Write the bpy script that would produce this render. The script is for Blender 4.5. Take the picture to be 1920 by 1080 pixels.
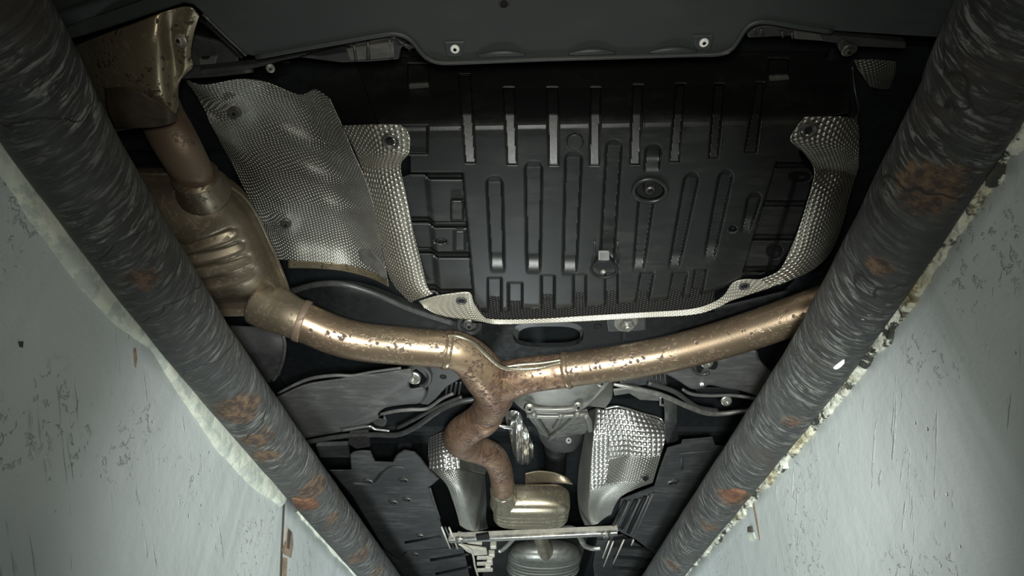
import bpy, bmesh, math, random
from mathutils import Vector, Matrix, noise

random.seed(7)
for o in list(bpy.data.objects):
    bpy.data.objects.remove(o)
scene = bpy.context.scene
COL = scene.collection

# ------------------------------------------------------------------ camera
F = 1200.0                       # focal length in pixels of the 1920 frame
TH = math.atan(960.0 / F)        # pitch above the horizontal
CZ = 1.35                        # camera height above the pit floor
CT, ST = math.cos(TH), math.sin(TH)
cam_d = bpy.data.cameras.new('camera')
cam_d.sensor_width = 36.0
cam_d.lens = F / 1920 * 36
cam_d.clip_start = 0.01
cam = bpy.data.objects.new('camera', cam_d)
cam.location = (0, 0, CZ)
cam.rotation_euler = (math.pi / 2 + TH, 0, 0)
COL.objects.link(cam)
scene.camera = cam

# ------------------------------------------------------------------ light
world = bpy.data.worlds.new('world')
scene.world = world
world.use_nodes = True
bg = world.node_tree.nodes['Background']
bg.inputs[0].default_value = (0.55, 0.75, 0.80, 1)
bg.inputs[1].default_value = 0.006


def aim(o, target):
    d = Vector(target) - Vector(o.location)
    o.rotation_euler = d.to_track_quat('-Z', 'Y').to_euler()


# the flash next to the lens of the phone
ld = bpy.data.lights.new('flash_light', 'SPOT')
ld.energy = 17
ld.color = (1.0, 0.96, 0.86)
ld.spot_size = math.radians(102)
ld.spot_blend = 1.0
ld.shadow_soft_size = 0.03
flash = bpy.data.objects.new('flash_light', ld)
flash.location = (0.0, -0.02, CZ + 0.03)
COL.objects.link(flash)
aim(flash, (0.0, 1.0, CZ + 0.85))
# a hand torch held below the phone, pointing forward along the pit
lt = bpy.data.lights.new('torch_light', 'SPOT')
lt.energy = 200
lt.color = (0.97, 1.0, 0.97)
lt.spot_size = math.radians(70)
lt.spot_blend = 1.0
lt.shadow_soft_size = 0.03
torch = bpy.data.objects.new('torch_light', lt)
torch.location = (0.02, -0.02, CZ - 0.06)
COL.objects.link(torch)
aim(torch, (0.03, 1.0, CZ + 0.38))
# the pit's own lamp, low down further along the pit
l2 = bpy.data.lights.new('pit_lamp_light', 'AREA')
l2.shape = 'RECTANGLE'
l2.size = 0.10
l2.size_y = 0.6
l2.energy = 11
l2.color = (0.90, 0.98, 1.0)
pitlamp = bpy.data.objects.new('pit_lamp_light', l2)
pitlamp.location = (0.0, 2.25, CZ - 0.20)
COL.objects.link(pitlamp)
aim(pitlamp, (0.0, 2.35, CZ + 1.0))

scene.view_settings.view_transform = 'Standard'
scene.view_settings.look = 'None'
scene.view_settings.gamma = 1.0
scene.view_settings.use_curve_mapping = False
scene.view_settings.exposure = 0.0


# ------------------------------------------------------------------ helpers
def P(px, py, h):
    """pixel + height above the camera -> point in the place"""
    u, v = (px - 960) / F, (540 - py) / F
    d = h / (ST + v * CT)
    return Vector((u * d, d * (CT - v * ST), CZ + h))


def depth(px, py, h):
    return h / (ST + (540 - py) / F * CT)


def pxm(r, px, py, h):
    """length in metres of r pixels there"""
    return r / F * depth(px, py, h)


def lerp(a, b, t):
    return a + (b - a) * t


def interp(x, xs, ys):
    if x <= xs[0]:
        return ys[0]
    for i in range(len(xs) - 1):
        if x <= xs[i + 1]:
            return lerp(ys[i], ys[i + 1], (x - xs[i]) / (xs[i + 1] - xs[i]))
    return ys[-1]


def sst(a, b, x):
    t = max(0.0, min(1.0, (x - a) / (b - a)))
    return t * t * (3 - 2 * t)


def cr(p0, p1, p2, p3, t):
    return [0.5 * ((2 * b) + (-a + c) * t + (2 * a - 5 * b + 4 * c - d) * t * t + (-a + 3 * b - 3 * c + d) * t ** 3)
            for a, b, c, d in zip(p0, p1, p2, p3)]


def spline(pts, n, closed=False):
    """Catmull-Rom through tuples, n samples per span"""
    out = []
    m = len(pts)
    spans = m if closed else m - 1
    for i in range(spans):
        g = (lambda k: pts[k % m]) if closed else (lambda k: pts[max(0, min(m - 1, k))])
        for j in range(n):
            out.append(cr(g(i - 1), g(i), g(i + 1), g(i + 2), j / n))
    if not closed:
        out.append(list(pts[-1]))
    return out


def tag(o, label=None, cat=None, group=None, kind=None):
    if label:
        o['label'] = label
    if cat:
        o['category'] = cat
    if group:
        o['group'] = group
    if kind:
        o['kind'] = kind
    return o


def empty(name, loc, label, cat, group=None):
    o = bpy.data.objects.new(name, None)
    o.empty_display_size = 0.05
    o.location = loc
    COL.objects.link(o)
    return tag(o, label, cat, group)


def wloc(o):
    v = Vector(o.location)
    while o.parent:
        o = o.parent
        v += Vector(o.location)
    return v


def mk(name, verts, faces, mat, parent=None, smooth=True, uvs=None, bevel=0, solid=0, sub=0, solid_off=-1, label=None, segs=2):
    """world-space vertices -> ONE mesh object whose origin is its centre"""
    c = Vector((0, 0, 0))
    for v in verts:
        c += Vector(v)
    c /= max(1, len(verts))
    me = bpy.data.meshes.new(name)
    me.from_pydata([tuple(Vector(v) - c) for v in verts], [], faces)
    me.update()
    if uvs is not None:
        ul = me.uv_layers.new(name='UVMap')
        for lp in me.loops:
            ul.data[lp.index].uv = uvs[lp.vertex_index]
    if smooth:
        me.polygons.foreach_set('use_smooth', [True] * len(me.polygons))
    me.materials.append(mat)
    o = bpy.data.objects.new(name, me)
    COL.objects.link(o)
    if parent:
        o.parent = parent
        o.location = c - wloc(parent)
    else:
        o.location = c
    if solid:
        md = o.modifiers.new('solid', 'SOLIDIFY')
        md.thickness = solid
        md.offset = solid_off
    if bevel:
        md = o.modifiers.new('bevel', 'BEVEL')
        md.width = bevel
        md.segments = segs
        md.limit_method = 'ANGLE'
        md.angle_limit = math.radians(35)
        md.use_clamp_overlap = True
        if smooth:
            wn = o.modifiers.new('wn', 'WEIGHTED_NORMAL')
            wn.keep_sharp = True
    if sub:
        md = o.modifiers.new('sub', 'SUBSURF')
        md.levels = md.render_levels = sub
    if label:
        o['label'] = label
    return o


def sheet(name, rows, mat, parent=None, n=8, solid=0.0012, disp=None, mask=None, label=None, kind3=False):
    """curved sheet through a grid of (px, py, h) control points"""
    fine_r = [spline(r, n) for r in rows]
    cols = list(zip(*fine_r))
    fine_c = [spline(list(c), n) for c in cols]          # [col][row]
    nc, nr = len(fine_c), len(fine_c[0])
    verts, uvs, keep = [], [], []
    pos = [[None] * nc for _ in range(nr)]
    for j in range(nr):
        for i in range(nc):
            px, py, h = fine_c[i][j]
            if disp:
                h += disp(px, py)
            pos[j][i] = P(px, py, h)
            keep.append(True if mask is None else mask(px, py))
    for j in range(nr):
        for i in range(nc):
            verts.append(pos[j][i])
    # arc length uvs
    ul = [[0.0] * nc for _ in range(nr)]
    vl = [[0.0] * nc for _ in range(nr)]
    for j in range(nr):
        for i in range(1, nc):
            ul[j][i] = ul[j][i - 1] + (pos[j][i] - pos[j][i - 1]).length
        mid = ul[j][nc // 2]
        for i in range(nc):
            ul[j][i] -= mid
    for i in range(nc):
        for j in range(1, nr):
            vl[j][i] = vl[j - 1][i] + (pos[j][i] - pos[j - 1][i]).length
    mi = nc // 2
    for j in range(nr):
        for i in range(nc):
            uvs.append((ul[j][i], lerp(vl[j][i], vl[j][mi], 0.5)))
    faces = []
    for j in range(nr - 1):
        for i in range(nc - 1):
            a = j * nc + i
            q = (a, a + 1, a + nc + 1, a + nc)
            if all(keep[k] for k in q):
                faces.append(q)
    o = mk(name, verts, faces, mat, parent, True, uvs, solid=solid, solid_off=1, label=label)
    return o


def plate(name, pts, h, mat, parent=None, thick=0.004, smooth_n=0, bevel=0.0015, hf=None, label=None):
    """pixel outline at height h (or per point) -> solid plate, thickness upwards"""
    pp = [tuple(p) + (() if len(p) == 3 else (h,)) for p in pts]
    if smooth_n:
        pp = [tuple(q) for q in spline(pp, smooth_n, True)]
    lo = [P(x, y, hf(x, y) if hf else z) for x, y, z in pp]
    n = len(lo)
    area = sum(lo[i].x * lo[(i + 1) % n].y - lo[(i + 1) % n].x * lo[i].y for i in range(n))
    if area < 0:
        lo.reverse()
    hi = [v + Vector((0, 0, thick)) for v in lo]
    faces = [tuple(range(n - 1, -1, -1)), tuple(range(n, 2 * n))]
    for i in range(n):
        j = (i + 1) % n
        faces.append((i, j, n + j, n + i))
    o = mk(name, lo + hi, faces, mat, parent, False, bevel=bevel, label=label)
    return o


def tube_w(name, pts, mat, parent=None, seg=20, n=6, caps=True, flat=1.0, label=None, bump=None, upref=None):
    """pts: (Vector, radius); swept tube in world space; flat squashes along the vertical"""
    raw = [(p.x, p.y, p.z, r) for p, r in pts]
    s = spline(raw, n) if n > 1 else [list(r) for r in raw]
    c = [Vector(q[:3]) for q in s]
    rad = [q[3] for q in s]
    m = len(c)
    verts, faces, uvs = [], [], []
    t = (c[1] - c[0]).normalized()
    ref = upref or (Vector((0, 0, 1)) if abs(t.z) < 0.9 else Vector((0, 1, 0)))
    nrm = (ref - t * ref.dot(t)).normalized()
    L = 0.0
    for k in range(m):
        t2 = (c[min(k + 1, m - 1)] - c[max(k - 1, 0)]).normalized()
        nrm = (nrm - t2 * nrm.dot(t2)).normalized()
        b = t2.cross(nrm)
        if k:
            L += (c[k] - c[k - 1]).length
        for i in range(seg + 1):
            a = 2 * math.pi * i / seg
            r = rad[k]
            if bump:
                r += bump(a, L)
            verts.append(c[k] + nrm * (math.cos(a) * r * flat) + b * (math.sin(a) * r))
            uvs.append((a * rad[k], L))
    w = seg + 1
    for k in range(m - 1):
        for i in range(seg):
            a = k * w + i
            faces.append((a, a + 1, a + w + 1, a + w))
    if caps:
        for k in (0, m - 1):
            verts.append(c[k])
            uvs.append((0, 0))
            ci = len(verts) - 1
            for i in range(seg):
                a = k * w + i
                faces.append((a + 1, a, ci) if k == 0 else (a, a + 1, ci))
    return mk(name, verts, faces, mat, parent, True, uvs, label=label)


def tube(name, pts, mat, parent=None, **kw):
    """pts: (px, py, h, radius in metres)"""
    return tube_w(name, [(P(x, y, h), r) for x, y, h, r in pts], mat, parent, **kw)


def box_w(name, c, size, mat, parent=None, rot=None, bevel=0.002, label=None):
    vs = []
    for sx in (-1, 1):
        for sy in (-1, 1):
            for sz in (-1, 1):
                v = Vector((sx * size[0] / 2, sy * size[1] / 2, sz * size[2] / 2))
                if rot:
                    v = rot @ v
                vs.append(Vector(c) + v)
    f = [(0, 1, 3, 2), (4, 6, 7, 5), (0, 4, 5, 1), (2, 3, 7, 6), (0, 2, 6, 4), (1, 5, 7, 3)]
    return mk(name, vs, f, mat, parent, False, bevel=bevel, label=label)


def lathe_mesh(name, prof, mats, seg=20, hexes=()):
    """prof: (radius, axial, material index); axis -Z is outwards (towards the viewer below)"""
    verts, faces, mi = [], [], []
    m = len(prof)
    for k, (r, z, _) in enumerate(prof):
        for i in range(seg):
            a = 2 * math.pi * i / seg
            rr = r
            if k in hexes:
                q = (a % (math.pi / 3)) - math.pi / 6
                rr = r * math.cos(math.pi / 6) / math.cos(q)
            verts.append((rr * math.cos(a), rr * math.sin(a), -z))
    for k in range(m - 1):
        for i in range(seg):
            j = (i + 1) % seg
            faces.append((k * seg + i, k * seg + j, (k + 1) * seg + j, (k + 1) * seg + i))
            mi.append(prof[k + 1][2])
    faces.append(tuple((m - 1) * seg + i for i in range(seg)))
    mi.append(prof[-1][2])
    me = bpy.data.meshes.new(name)
    me.from_pydata(verts, [], faces)
    for mt in mats:
        me.materials.append(mt)
    me.polygons.foreach_set('material_index', mi)
    me.update()
    return me


def put(name, me, loc, parent=None, normal=(0, 0, -1), scale=1.0, label=None):
    o = bpy.data.objects.new(name, me)
    COL.objects.link(o)
    o.rotation_euler = Vector((0, 0, -1)).rotation_difference(Vector(normal).normalized()).to_euler()
    o.scale = (scale,) * 3
    if parent:
        o.parent = parent
        o.location = Vector(loc) - wloc(parent)
    else:
        o.location = loc
    if label:
        o['label'] = label
    return o


# ------------------------------------------------------------------ materials
class G:
    def __init__(s, name):
        s.mat = bpy.data.materials.new(name)
        s.mat.use_nodes = True
        s.nt = s.mat.node_tree
        s.nt.nodes.clear()
        s.out = s.nt.nodes.new('ShaderNodeOutputMaterial')
        s.bsdf = s.nt.nodes.new('ShaderNodeBsdfPrincipled')
        s.nt.links.new(s.bsdf.outputs[0], s.out.inputs[0])
        s.tc = s.nt.nodes.new('ShaderNodeTexCoord')

    def set(s, node, key, v):
        if hasattr(v, 'links') or isinstance(v, bpy.types.NodeSocket):
            s.nt.links.new(v, node.inputs[key])
        elif v is not None:
            inp = node.inputs[key]
            if isinstance(v, (tuple, list)) and len(v) == 3 and inp.type == 'RGBA':
                v = tuple(v) + (1,)
            inp.default_value = v

    def m(s, op, a, b=None, c=None):
        n = s.nt.nodes.new('ShaderNodeMath')
        n.operation = op
        s.set(n, 0, a)
        if b is not None:
            s.set(n, 1, b)
        if c is not None:
            s.set(n, 2, c)
        return n.outputs[0]

    def mapping(s, vec, scale=(1, 1, 1), rot=(0, 0, 0), loc=(0, 0, 0)):
        n = s.nt.nodes.new('ShaderNodeMapping')
        s.nt.links.new(vec, n.inputs[0])
        n.inputs['Scale'].default_value = scale
        n.inputs['Rotation'].default_value = rot
        n.inputs['Location'].default_value = loc
        return n.outputs[0]

    def noise(s, vec, scale, detail=4, rough=0.55, dist=0.0):
        n = s.nt.nodes.new('ShaderNodeTexNoise')
        s.nt.links.new(vec, n.inputs['Vector'])
        n.inputs['Scale'].default_value = scale
        n.inputs['Detail'].default_value = detail
        n.inputs['Roughness'].default_value = rough
        n.inputs['Distortion'].default_value = dist
        return n.outputs[0]

    def voro(s, vec, scale, feature='F1', rnd=1.0):
        n = s.nt.nodes.new('ShaderNodeTexVoronoi')
        n.feature = feature
        s.nt.links.new(vec, n.inputs['Vector'])
        n.inputs['Scale'].default_value = scale
        n.inputs['Randomness'].default_value = rnd
        return n.outputs[0]

    def ramp(s, v, lo, hi, a=0.0, b=1.0):
        n = s.nt.nodes.new('ShaderNodeMapRange')
        n.interpolation_type = 'SMOOTHSTEP'
        s.set(n, 0, v)
        n.inputs[1].default_value = lo
        n.inputs[2].default_value = hi
        n.inputs[3].default_value = a
        n.inputs[4].default_value = b
        return n.outputs[0]

    def mix(s, f, a, b):
        n = s.nt.nodes.new('ShaderNodeMix')
        n.data_type = 'RGBA'
        s.set(n, 0, f)
        s.set(n, 6, a)
        s.set(n, 7, b)
        return n.outputs[2]

    def sep(s, vec):
        n = s.nt.nodes.new('ShaderNodeSeparateXYZ')
        s.nt.links.new(vec, n.inputs[0])
        return n.outputs

    def bump(s, h, strength=1.0, dist=0.001, prev=None):
        n = s.nt.nodes.new('ShaderNodeBump')
        s.set(n, 'Height', h)
        n.inputs['Strength'].default_value = strength
        n.inputs['Distance'].default_value = dist
        if prev is not None:
            s.nt.links.new(prev, n.inputs['Normal'])
        return n.outputs[0]

    def fin(s, color=None, rough=None, metal=None, normal=None, spec=None):
        if color is not None:
            s.set(s.bsdf, 'Base Color', color)
        if rough is not None:
            s.set(s.bsdf, 'Roughness', rough)
        if metal is not None:
            s.set(s.bsdf, 'Metallic', metal)
        if normal is not None:
            s.nt.links.new(normal, s.bsdf.inputs['Normal'])
        if spec is not None:
            s.set(s.bsdf, 'Specular IOR Level', spec)
        return s.mat


def geo_pos(g):
    n = g.nt.nodes.new('ShaderNodeNewGeometry')
    return n.outputs['Position']


def mat_plain(name, col, rough, metal=0.0, spec=0.5, var=0.25, scale=60, bump=0.3):
    g = G(name)
    p = geo_pos(g)
    n = g.noise(p, scale, 5, 0.6)
    n2 = g.noise(p, scale * 0.13, 3, 0.6)
    f = g.m('ADD', g.m('MULTIPLY', n, 0.5), g.m('MULTIPLY', n2, 0.5))
    lo = tuple(c * (1 - var) for c in col)
    hi = tuple(min(1, c * (1 + var)) for c in col)
    c = g.mix(g.ramp(f, 0.3, 0.7), lo, hi)
    r = g.ramp(n, 0.3, 0.7, rough * 0.85, min(1, rough * 1.15))
    return g.fin(c, r, metal, g.bump(n, bump, 0.0008), spec)


def mat_dusty(name, col, dust, rough=0.5, amount=0.5, spec=0.5):
    """black moulded plastic with road dust and scuffs"""
    g = G(name)
    p = geo_pos(g)
    big = g.noise(p, 9, 4, 0.65)
    fine = g.noise(p, 170, 5, 0.7)
    st = g.noise(g.mapping(p, (14, 60, 14)), 1.0, 6, 0.75)
    f = g.m('MULTIPLY', g.ramp(big, 0.35, 0.75), g.ramp(st, 0.35, 0.75))
    f = g.m('MULTIPLY', g.m('ADD', f, g.m('MULTIPLY', g.ramp(fine, 0.55, 0.8), 0.35)), amount)
    c = g.mix(f, col, dust)
    sp = g.voro(p, 55)
    specks = g.ramp(sp, 0.05, 0.035)
    keep = g.ramp(g.noise(p, 17, 2), 0.60, 0.68)
    c = g.mix(g.m('MULTIPLY', g.m('MULTIPLY', specks, keep), 0.6), c, tuple(min(1, x * 2.4) for x in dust))
    r = g.m('ADD', rough, g.m('MULTIPLY', f, 0.35))
    return g.fin(c, r, 0.0, g.bump(fine, 0.25, 0.0008), spec)


def mat_emboss(name, pitch, col, kind='hex', rough=0.32, depth_=0.0016, metal=0.85, rot=0.0, dirt=0.35):
    """dimpled aluminium sheet, fine relief with its hollows coloured darker; uv in metres"""
    g = G(name)
    uv = g.tc.outputs['UV']
    wob = g.noise(uv, 18, 2)
    k = 2 * math.pi / pitch
    x, y, _ = g.sep(g.mapping(uv, (1, 1, 1), (0, 0, rot)))
    x = g.m('ADD', x, g.m('MULTIPLY', wob, 0.006))
    if kind == 'hex':
        terms = []
        for a in (0, 2 * math.pi / 3, 4 * math.pi / 3):
            kk = k * 2 / math.sqrt(3)
            terms.append(g.m('COSINE', g.m('ADD', g.m('MULTIPLY', x, kk * math.cos(a)), g.m('MULTIPLY', y, kk * math.sin(a)))))
        h = g.m('ADD', g.m('ADD', terms[0], terms[1]), terms[2])
        h = g.ramp(h, -1.5, 2.6)
    else:
        h = g.m('MULTIPLY', g.m('ABSOLUTE', g.m('SINE', g.m('MULTIPLY', x, k / 2))),
                g.m('ABSOLUTE', g.m('SINE', g.m('MULTIPLY', y, k / 2))))
        h = g.ramp(h, 0.0, 1.0)
    d = g.noise(geo_pos(g), 14, 4, 0.6)
    grime = g.m('MULTIPLY', g.ramp(d, 0.4, 0.75), dirt)
    low = g.m('MULTIPLY', g.m('SUBTRACT', 1.0, h), 0.55)  # the lower the relief, the darker the base colour
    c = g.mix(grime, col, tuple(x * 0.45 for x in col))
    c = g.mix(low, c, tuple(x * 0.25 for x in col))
    r = g.m('ADD', rough, g.m('MULTIPLY', grime, 0.4))
    return g.fin(c, r, metal, g.bump(h, 1.0, depth_), 0.5)


def mat_exhaust(name, base, tint, spot, spot_amt=0.5, rust=0.0, rough=0.3, metal=0.85, dense=0.0, yband=None, base2=None):
    """heat-tinted steel with brown corrosion spots"""
    g = G(name)
    p = geo_pos(g)
    big = g.noise(p, 11, 4, 0.6)
    c = g.mix(g.ramp(big, 0.35, 0.7), base, tint)
    along = None
    if yband:
        along = g.ramp(g.m('ADD', g.sep(p)[1], g.m('MULTIPLY', g.m('SUBTRACT', g.noise(p, 30, 3), 0.5), 0.12)), yband[0], yband[1])
        c = g.mix(along, base2, c)
    n = g.noise(p, 115, 3, 0.55)
    n2 = g.noise(p, 20, 3, 0.6)
    sp = g.m('MULTIPLY', g.ramp(n, 0.55 - dense, 0.60 - dense), g.ramp(n2, 0.42, 0.54))
    pit = g.m('MULTIPLY', sp, spot_amt)
    c = g.mix(pit, c, spot)
    v = g.voro(g.mapping(p, (1, 1, 1), loc=(0.013, 0.02, 0)), 60)
    dots = g.m('MULTIPLY', g.ramp(v, 0.26, 0.17), g.ramp(g.noise(p, 16, 2), 0.46, 0.56))
    dots = g.m('MULTIPLY', dots, spot_amt)
    c = g.mix(dots, c, spot)
    rr = g.noise(p, 45, 5, 0.7)
    rf = g.m('MULTIPLY', g.ramp(rr, 0.75 - rust * 0.6, 0.95 - rust * 0.6), min(1.0, rust * 1.3))
    if along is not None:
        rf = g.m('MULTIPLY', rf, g.m('ADD', g.m('MULTIPLY', along, 0.85), 0.15))
    c = g.mix(rf, c, (0.088, 0.045, 0.026))
    dull = g.m('MAXIMUM', g.m('MAXIMUM', pit, dots), rf)
    r = g.m('ADD', g.ramp(big, 0.3, 0.7, rough * 0.85, rough * 1.3), g.m('MULTIPLY', dull, 0.4))
    me = g.m('MULTIPLY', g.m('SUBTRACT', 1.0, g.m('MULTIPLY', dull, 0.9)), metal)
    fine = g.noise(p, 260, 3, 0.6)
    hh = g.m('SUBTRACT', g.m('MULTIPLY', fine, 0.25), dull)
    return g.fin(c, r, me, g.bump(hh, 0.4, 0.0010), 0.5)


def mat_guard(name, side, spots):
    """old painted steel tube: spiral scrapes, rust patches and limewash flecks"""
    g = G(name)
    uv = g.tc.outputs['UV']
    p = geo_pos(g)
    x, y, _ = g.sep(uv)
    skew = g.nt.nodes.new('ShaderNodeCombineXYZ')
    g.nt.links.new(x, skew.inputs[0])
    g.nt.links.new(g.m('ADD', y, g.m('MULTIPLY', x, -0.35 * side)), skew.inputs[1])
    sv = skew.outputs[0]
    st = g.noise(g.mapping(sv, (22, 125, 1)), 1.0, 9, 0.80, 0.9)
    st2 = g.noise(g.mapping(sv, (34, 240, 1), loc=(3, 7, 0)), 1.0, 4, 0.7, 0.4)
    big = g.noise(p, 7, 3, 0.6)
    worn = g.ramp(g.m('ADD', g.m('MULTIPLY', st, 0.7), g.m('MULTIPLY', st2, 0.3)), 0.49, 0.60)
    c = g.mix(worn, (0.014, 0.016, 0.015), (0.21, 0.22, 0.20))
    c = g.mix(g.m('MULTIPLY', g.ramp(big, 0.45, 0.62), 0.6), c, (0.032, 0.036, 0.034))
    mask = None
    wob = g.m('MULTIPLY', g.m('SUBTRACT', st, 0.5), 0.050)
    wob = g.m('ADD', wob, g.m('MULTIPLY', g.m('SUBTRACT', g.noise(p, 40, 4, 0.6), 0.5), 0.035))
    for loc, rad in spots:
        n = g.nt.nodes.new('ShaderNodeVectorMath')
        n.operation = 'DISTANCE'
        g.nt.links.new(p, n.inputs[0])
        n.inputs[1].default_value = loc
        m_ = g.ramp(g.m('ADD', n.outputs['Value'], wob), rad, rad * 0.72)
        mask = m_ if mask is None else g.m('MAXIMUM', mask, m_)
    rz = g.noise(g.mapping(uv, (9, 7, 1), loc=(2.3 * side, 1.7, 0)), 1.0, 4, 0.6, 0.4)
    c = g.mix(g.m('MULTIPLY', g.ramp(rz, 0.56, 0.66), 0.7), c, (0.030, 0.021, 0.014))
    rc = g.mix(g.ramp(g.noise(p, 85, 4, 0.7), 0.40, 0.64), (0.034, 0.021, 0.014), (0.150, 0.092, 0.046))
    c = g.mix(g.m('MULTIPLY', mask, 0.92), c, rc)
    fl = g.noise(g.mapping(sv, (50, 170, 1), loc=(1, 2, 0)), 1.0, 3, 0.6)
    flm = g.m('MULTIPLY', g.ramp(fl, 0.69, 0.73), g.ramp(g.noise(p, 10, 2), 0.45, 0.6))
    c = g.mix(flm, c, (0.50, 0.52, 0.48))
    ring = g.m('ABSOLUTE', g.m('SUBTRACT', g.m('FRACT', g.m('ADD', g.m('MULTIPLY', g.m('ADD', y, g.m('MULTIPLY', x, -0.22 * side)), 7.0),
                                                                g.m('MULTIPLY', big, 1.6))), 0.5))
    groove = g.ramp(ring, 0.0, 0.02)
    c = g.mix(groove, (0.006, 0.006, 0.006), c)
    hh = g.m('ADD', g.m('MULTIPLY', st, 1.0), g.m('ADD', g.m('MULTIPLY', st2, 0.5), g.m('MULTIPLY', groove, 0.4)))
    r = g.m('ADD', 0.42, g.m('MULTIPLY', g.m('MAXIMUM', worn, mask), 0.35))
    return g.fin(c, r, 0.0, g.bump(hh, 1.0, 0.0055), 0.5)


def mat_wall(name):
    """grey painted plaster with trowel scratches, pits and run marks"""
    g = G(name)
    p = geo_pos(g)
    big = g.noise(p, 2.3, 4, 0.55)
    run = g.noise(g.mapping(p, (1, 22, 1.3)), 1.0, 4, 0.55)
    c = g.mix(g.ramp(big, 0.3, 0.7), (0.42, 0.465, 0.455), (0.52, 0.565, 0.555))
    c = g.mix(g.m('MULTIPLY', g.ramp(run, 0.52, 0.75), 0.35), c, (0.29, 0.33, 0.32))
    sv = g.mapping(p, (1, 1, 1), (0.75, 0, 0))
    scr = g.noise(g.mapping(sv, (1, 9, 110)), 1.0, 4, 0.6, 0.2)
    scm = g.m('MULTIPLY', g.ramp(scr, 0.62, 0.70), g.ramp(g.noise(p, 6, 2), 0.44, 0.58))
    pits = g.m('MULTIPLY', g.ramp(g.voro(p, 46), 0.12, 0.05), g.ramp(g.noise(p, 8, 2), 0.55, 0.66))
    c = g.mix(g.m('MULTIPLY', pits, 0.6), c, (0.10, 0.11, 0.11))
    flat = g.noise(p, 26, 5, 0.6)
    hh = g.m('ADD', g.m('MULTIPLY', flat, 0.5), g.m('SUBTRACT', g.m('MULTIPLY', scm, 0.9), g.m('MULTIPLY', pits, 1.2)))
    flk = g.noise(p, 75, 5, 0.62, 0.5)
    flm = g.m('MULTIPLY', g.ramp(flk, 0.58, 0.64), g.ramp(g.noise(g.mapping(p, loc=(4, 1, 2)), 4.2, 2), 0.55, 0.66))
    c = g.mix(g.m('MULTIPLY', flm, 0.12), c, (0.16, 0.18, 0.175))
    hh = g.m('ADD', hh, g.m('MULTIPLY', flm, 0.8))
    return g.fin(c, 0.45, 0.0, g.bump(hh, 0.8, 0.0045), 0.5)


def mat_mortar(name, col, dark, stain, stain_amt, bump=0.006):
    g = G(name)
    p = geo_pos(g)
    a = g.noise(p, 38, 6, 0.68)
    b = g.noise(p, 13, 4, 0.6)
    c = g.mix(g.ramp(a, 0.43, 0.51), dark, col)
    c = g.mix(g.m('MULTIPLY', g.ramp(b, 0.48, 0.66), stain_amt), c, stain)
    return g.fin(c, 0.7, 0.0, g.bump(a, 0.8, bump), 0.3)


PLASTIC = mat_dusty('tray_plastic', (0.008, 0.009, 0.0085), (0.055, 0.057, 0.051), 0.40, 0.33, 0.27)
BUMPER = mat_dusty('bumper_plastic', (0.026, 0.032, 0.031), (0.055, 0.062, 0.058), 0.52, 0.35)
ARMPL = mat_dusty('arm_plastic', (0.045, 0.046, 0.044), (0.16, 0.155, 0.14), 0.55, 0.8)
PANELPL = mat_dusty('panel_plastic', (0.027, 0.0285, 0.0285), (0.115, 0.118, 0.113), 0.52, 0.55, 0.25)
BLACK = mat_plain('black_paint', (0.006, 0.0065, 0.0065), 0.6, 0.0, 0.18)
DARK = mat_plain('dark_underseal', (0.008, 0.010, 0.011), 0.7, 0.0, 0.15)
DGREY = mat_plain('dark_grey_steel', (0.032, 0.033, 0.032), 0.45, 0.1, 0.4)
RUBBER = mat_plain('rubber', (0.012, 0.012, 0.012), 0.7)
ALU_FINE = mat_emboss('dimpled_aluminium_fine', 0.0064, (0.50, 0.50, 0.45), rough=0.42, depth_=0.0022)
ALU_HEX = mat_emboss('dimpled_aluminium', 0.0088, (0.54, 0.52, 0.44), rough=0.36, depth_=0.0024)
ALU_SQ = mat_emboss('waffled_aluminium', 0.0145, (0.74, 0.74, 0.70), 'square', 0.30, 0.0026, dirt=0.15)
ALU_DULL = mat_emboss('grimy_aluminium', 0.0085, (0.40, 0.40, 0.36), 'hex', 0.36, 0.0007, 0.8, dirt=0.4)
ALU_LIP = mat_emboss('knurled_aluminium', 0.0050, (0.47, 0.45, 0.37), depth_=0.0012, metal=0.6, rough=0.42)
STEEL_TAN = mat_exhaust('muffler_steel', (0.215, 0.183, 0.128), (0.140, 0.114, 0.078), (0.045, 0.027, 0.016), 0.5, 0.16, 0.40, 0.75)
STEEL_PIPE = mat_exhaust('pipe_steel', (0.265, 0.207, 0.138), (0.172, 0.125, 0.082), (0.030, 0.015, 0.009), 0.92, 0.22, 0.29, 0.8)
STEEL_RUST = mat_exhaust('rusty_pipe_steel', (0.215, 0.142, 0.090), (0.150, 0.092, 0.056), (0.030, 0.014, 0.008), 0.95, 0.52, 0.38, 0.65, 0.05)
STEEL_FORK = mat_exhaust('fork_steel', (0.215, 0.142, 0.090), (0.150, 0.092, 0.056), (0.030, 0.014, 0.008), 0.95, 0.55, 0.33, 0.72, 0.06, (0.99, 1.13), (0.26, 0.198, 0.124))
STEEL_TAIL = mat_exhaust('tail_steel', (0.27, 0.232, 0.150), (0.17, 0.142, 0.09), (0.024, 0.014, 0.008), 1.0, 0.2, 0.34, 0.75)
STEEL_BROWN = mat_exhaust('brown_pipe_steel', (0.19, 0.145, 0.102), (0.14, 0.100, 0.070), (0.045, 0.025, 0.016), 0.4, 0.25, 0.45, 0.5)
RESON = mat_exhaust('resonator_steel', (0.30, 0.272, 0.20), (0.20, 0.175, 0.122), (0.10, 0.06, 0.035), 0.25, 0.08, 0.28, 0.8)
FRES = mat_plain('dull_resonator', (0.14, 0.145, 0.13), 0.38, 0.6, var=0.25)
CAST = mat_plain('cast_aluminium', (0.130, 0.130, 0.116), 0.5, 0.45, var=0.3, scale=40)
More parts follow.
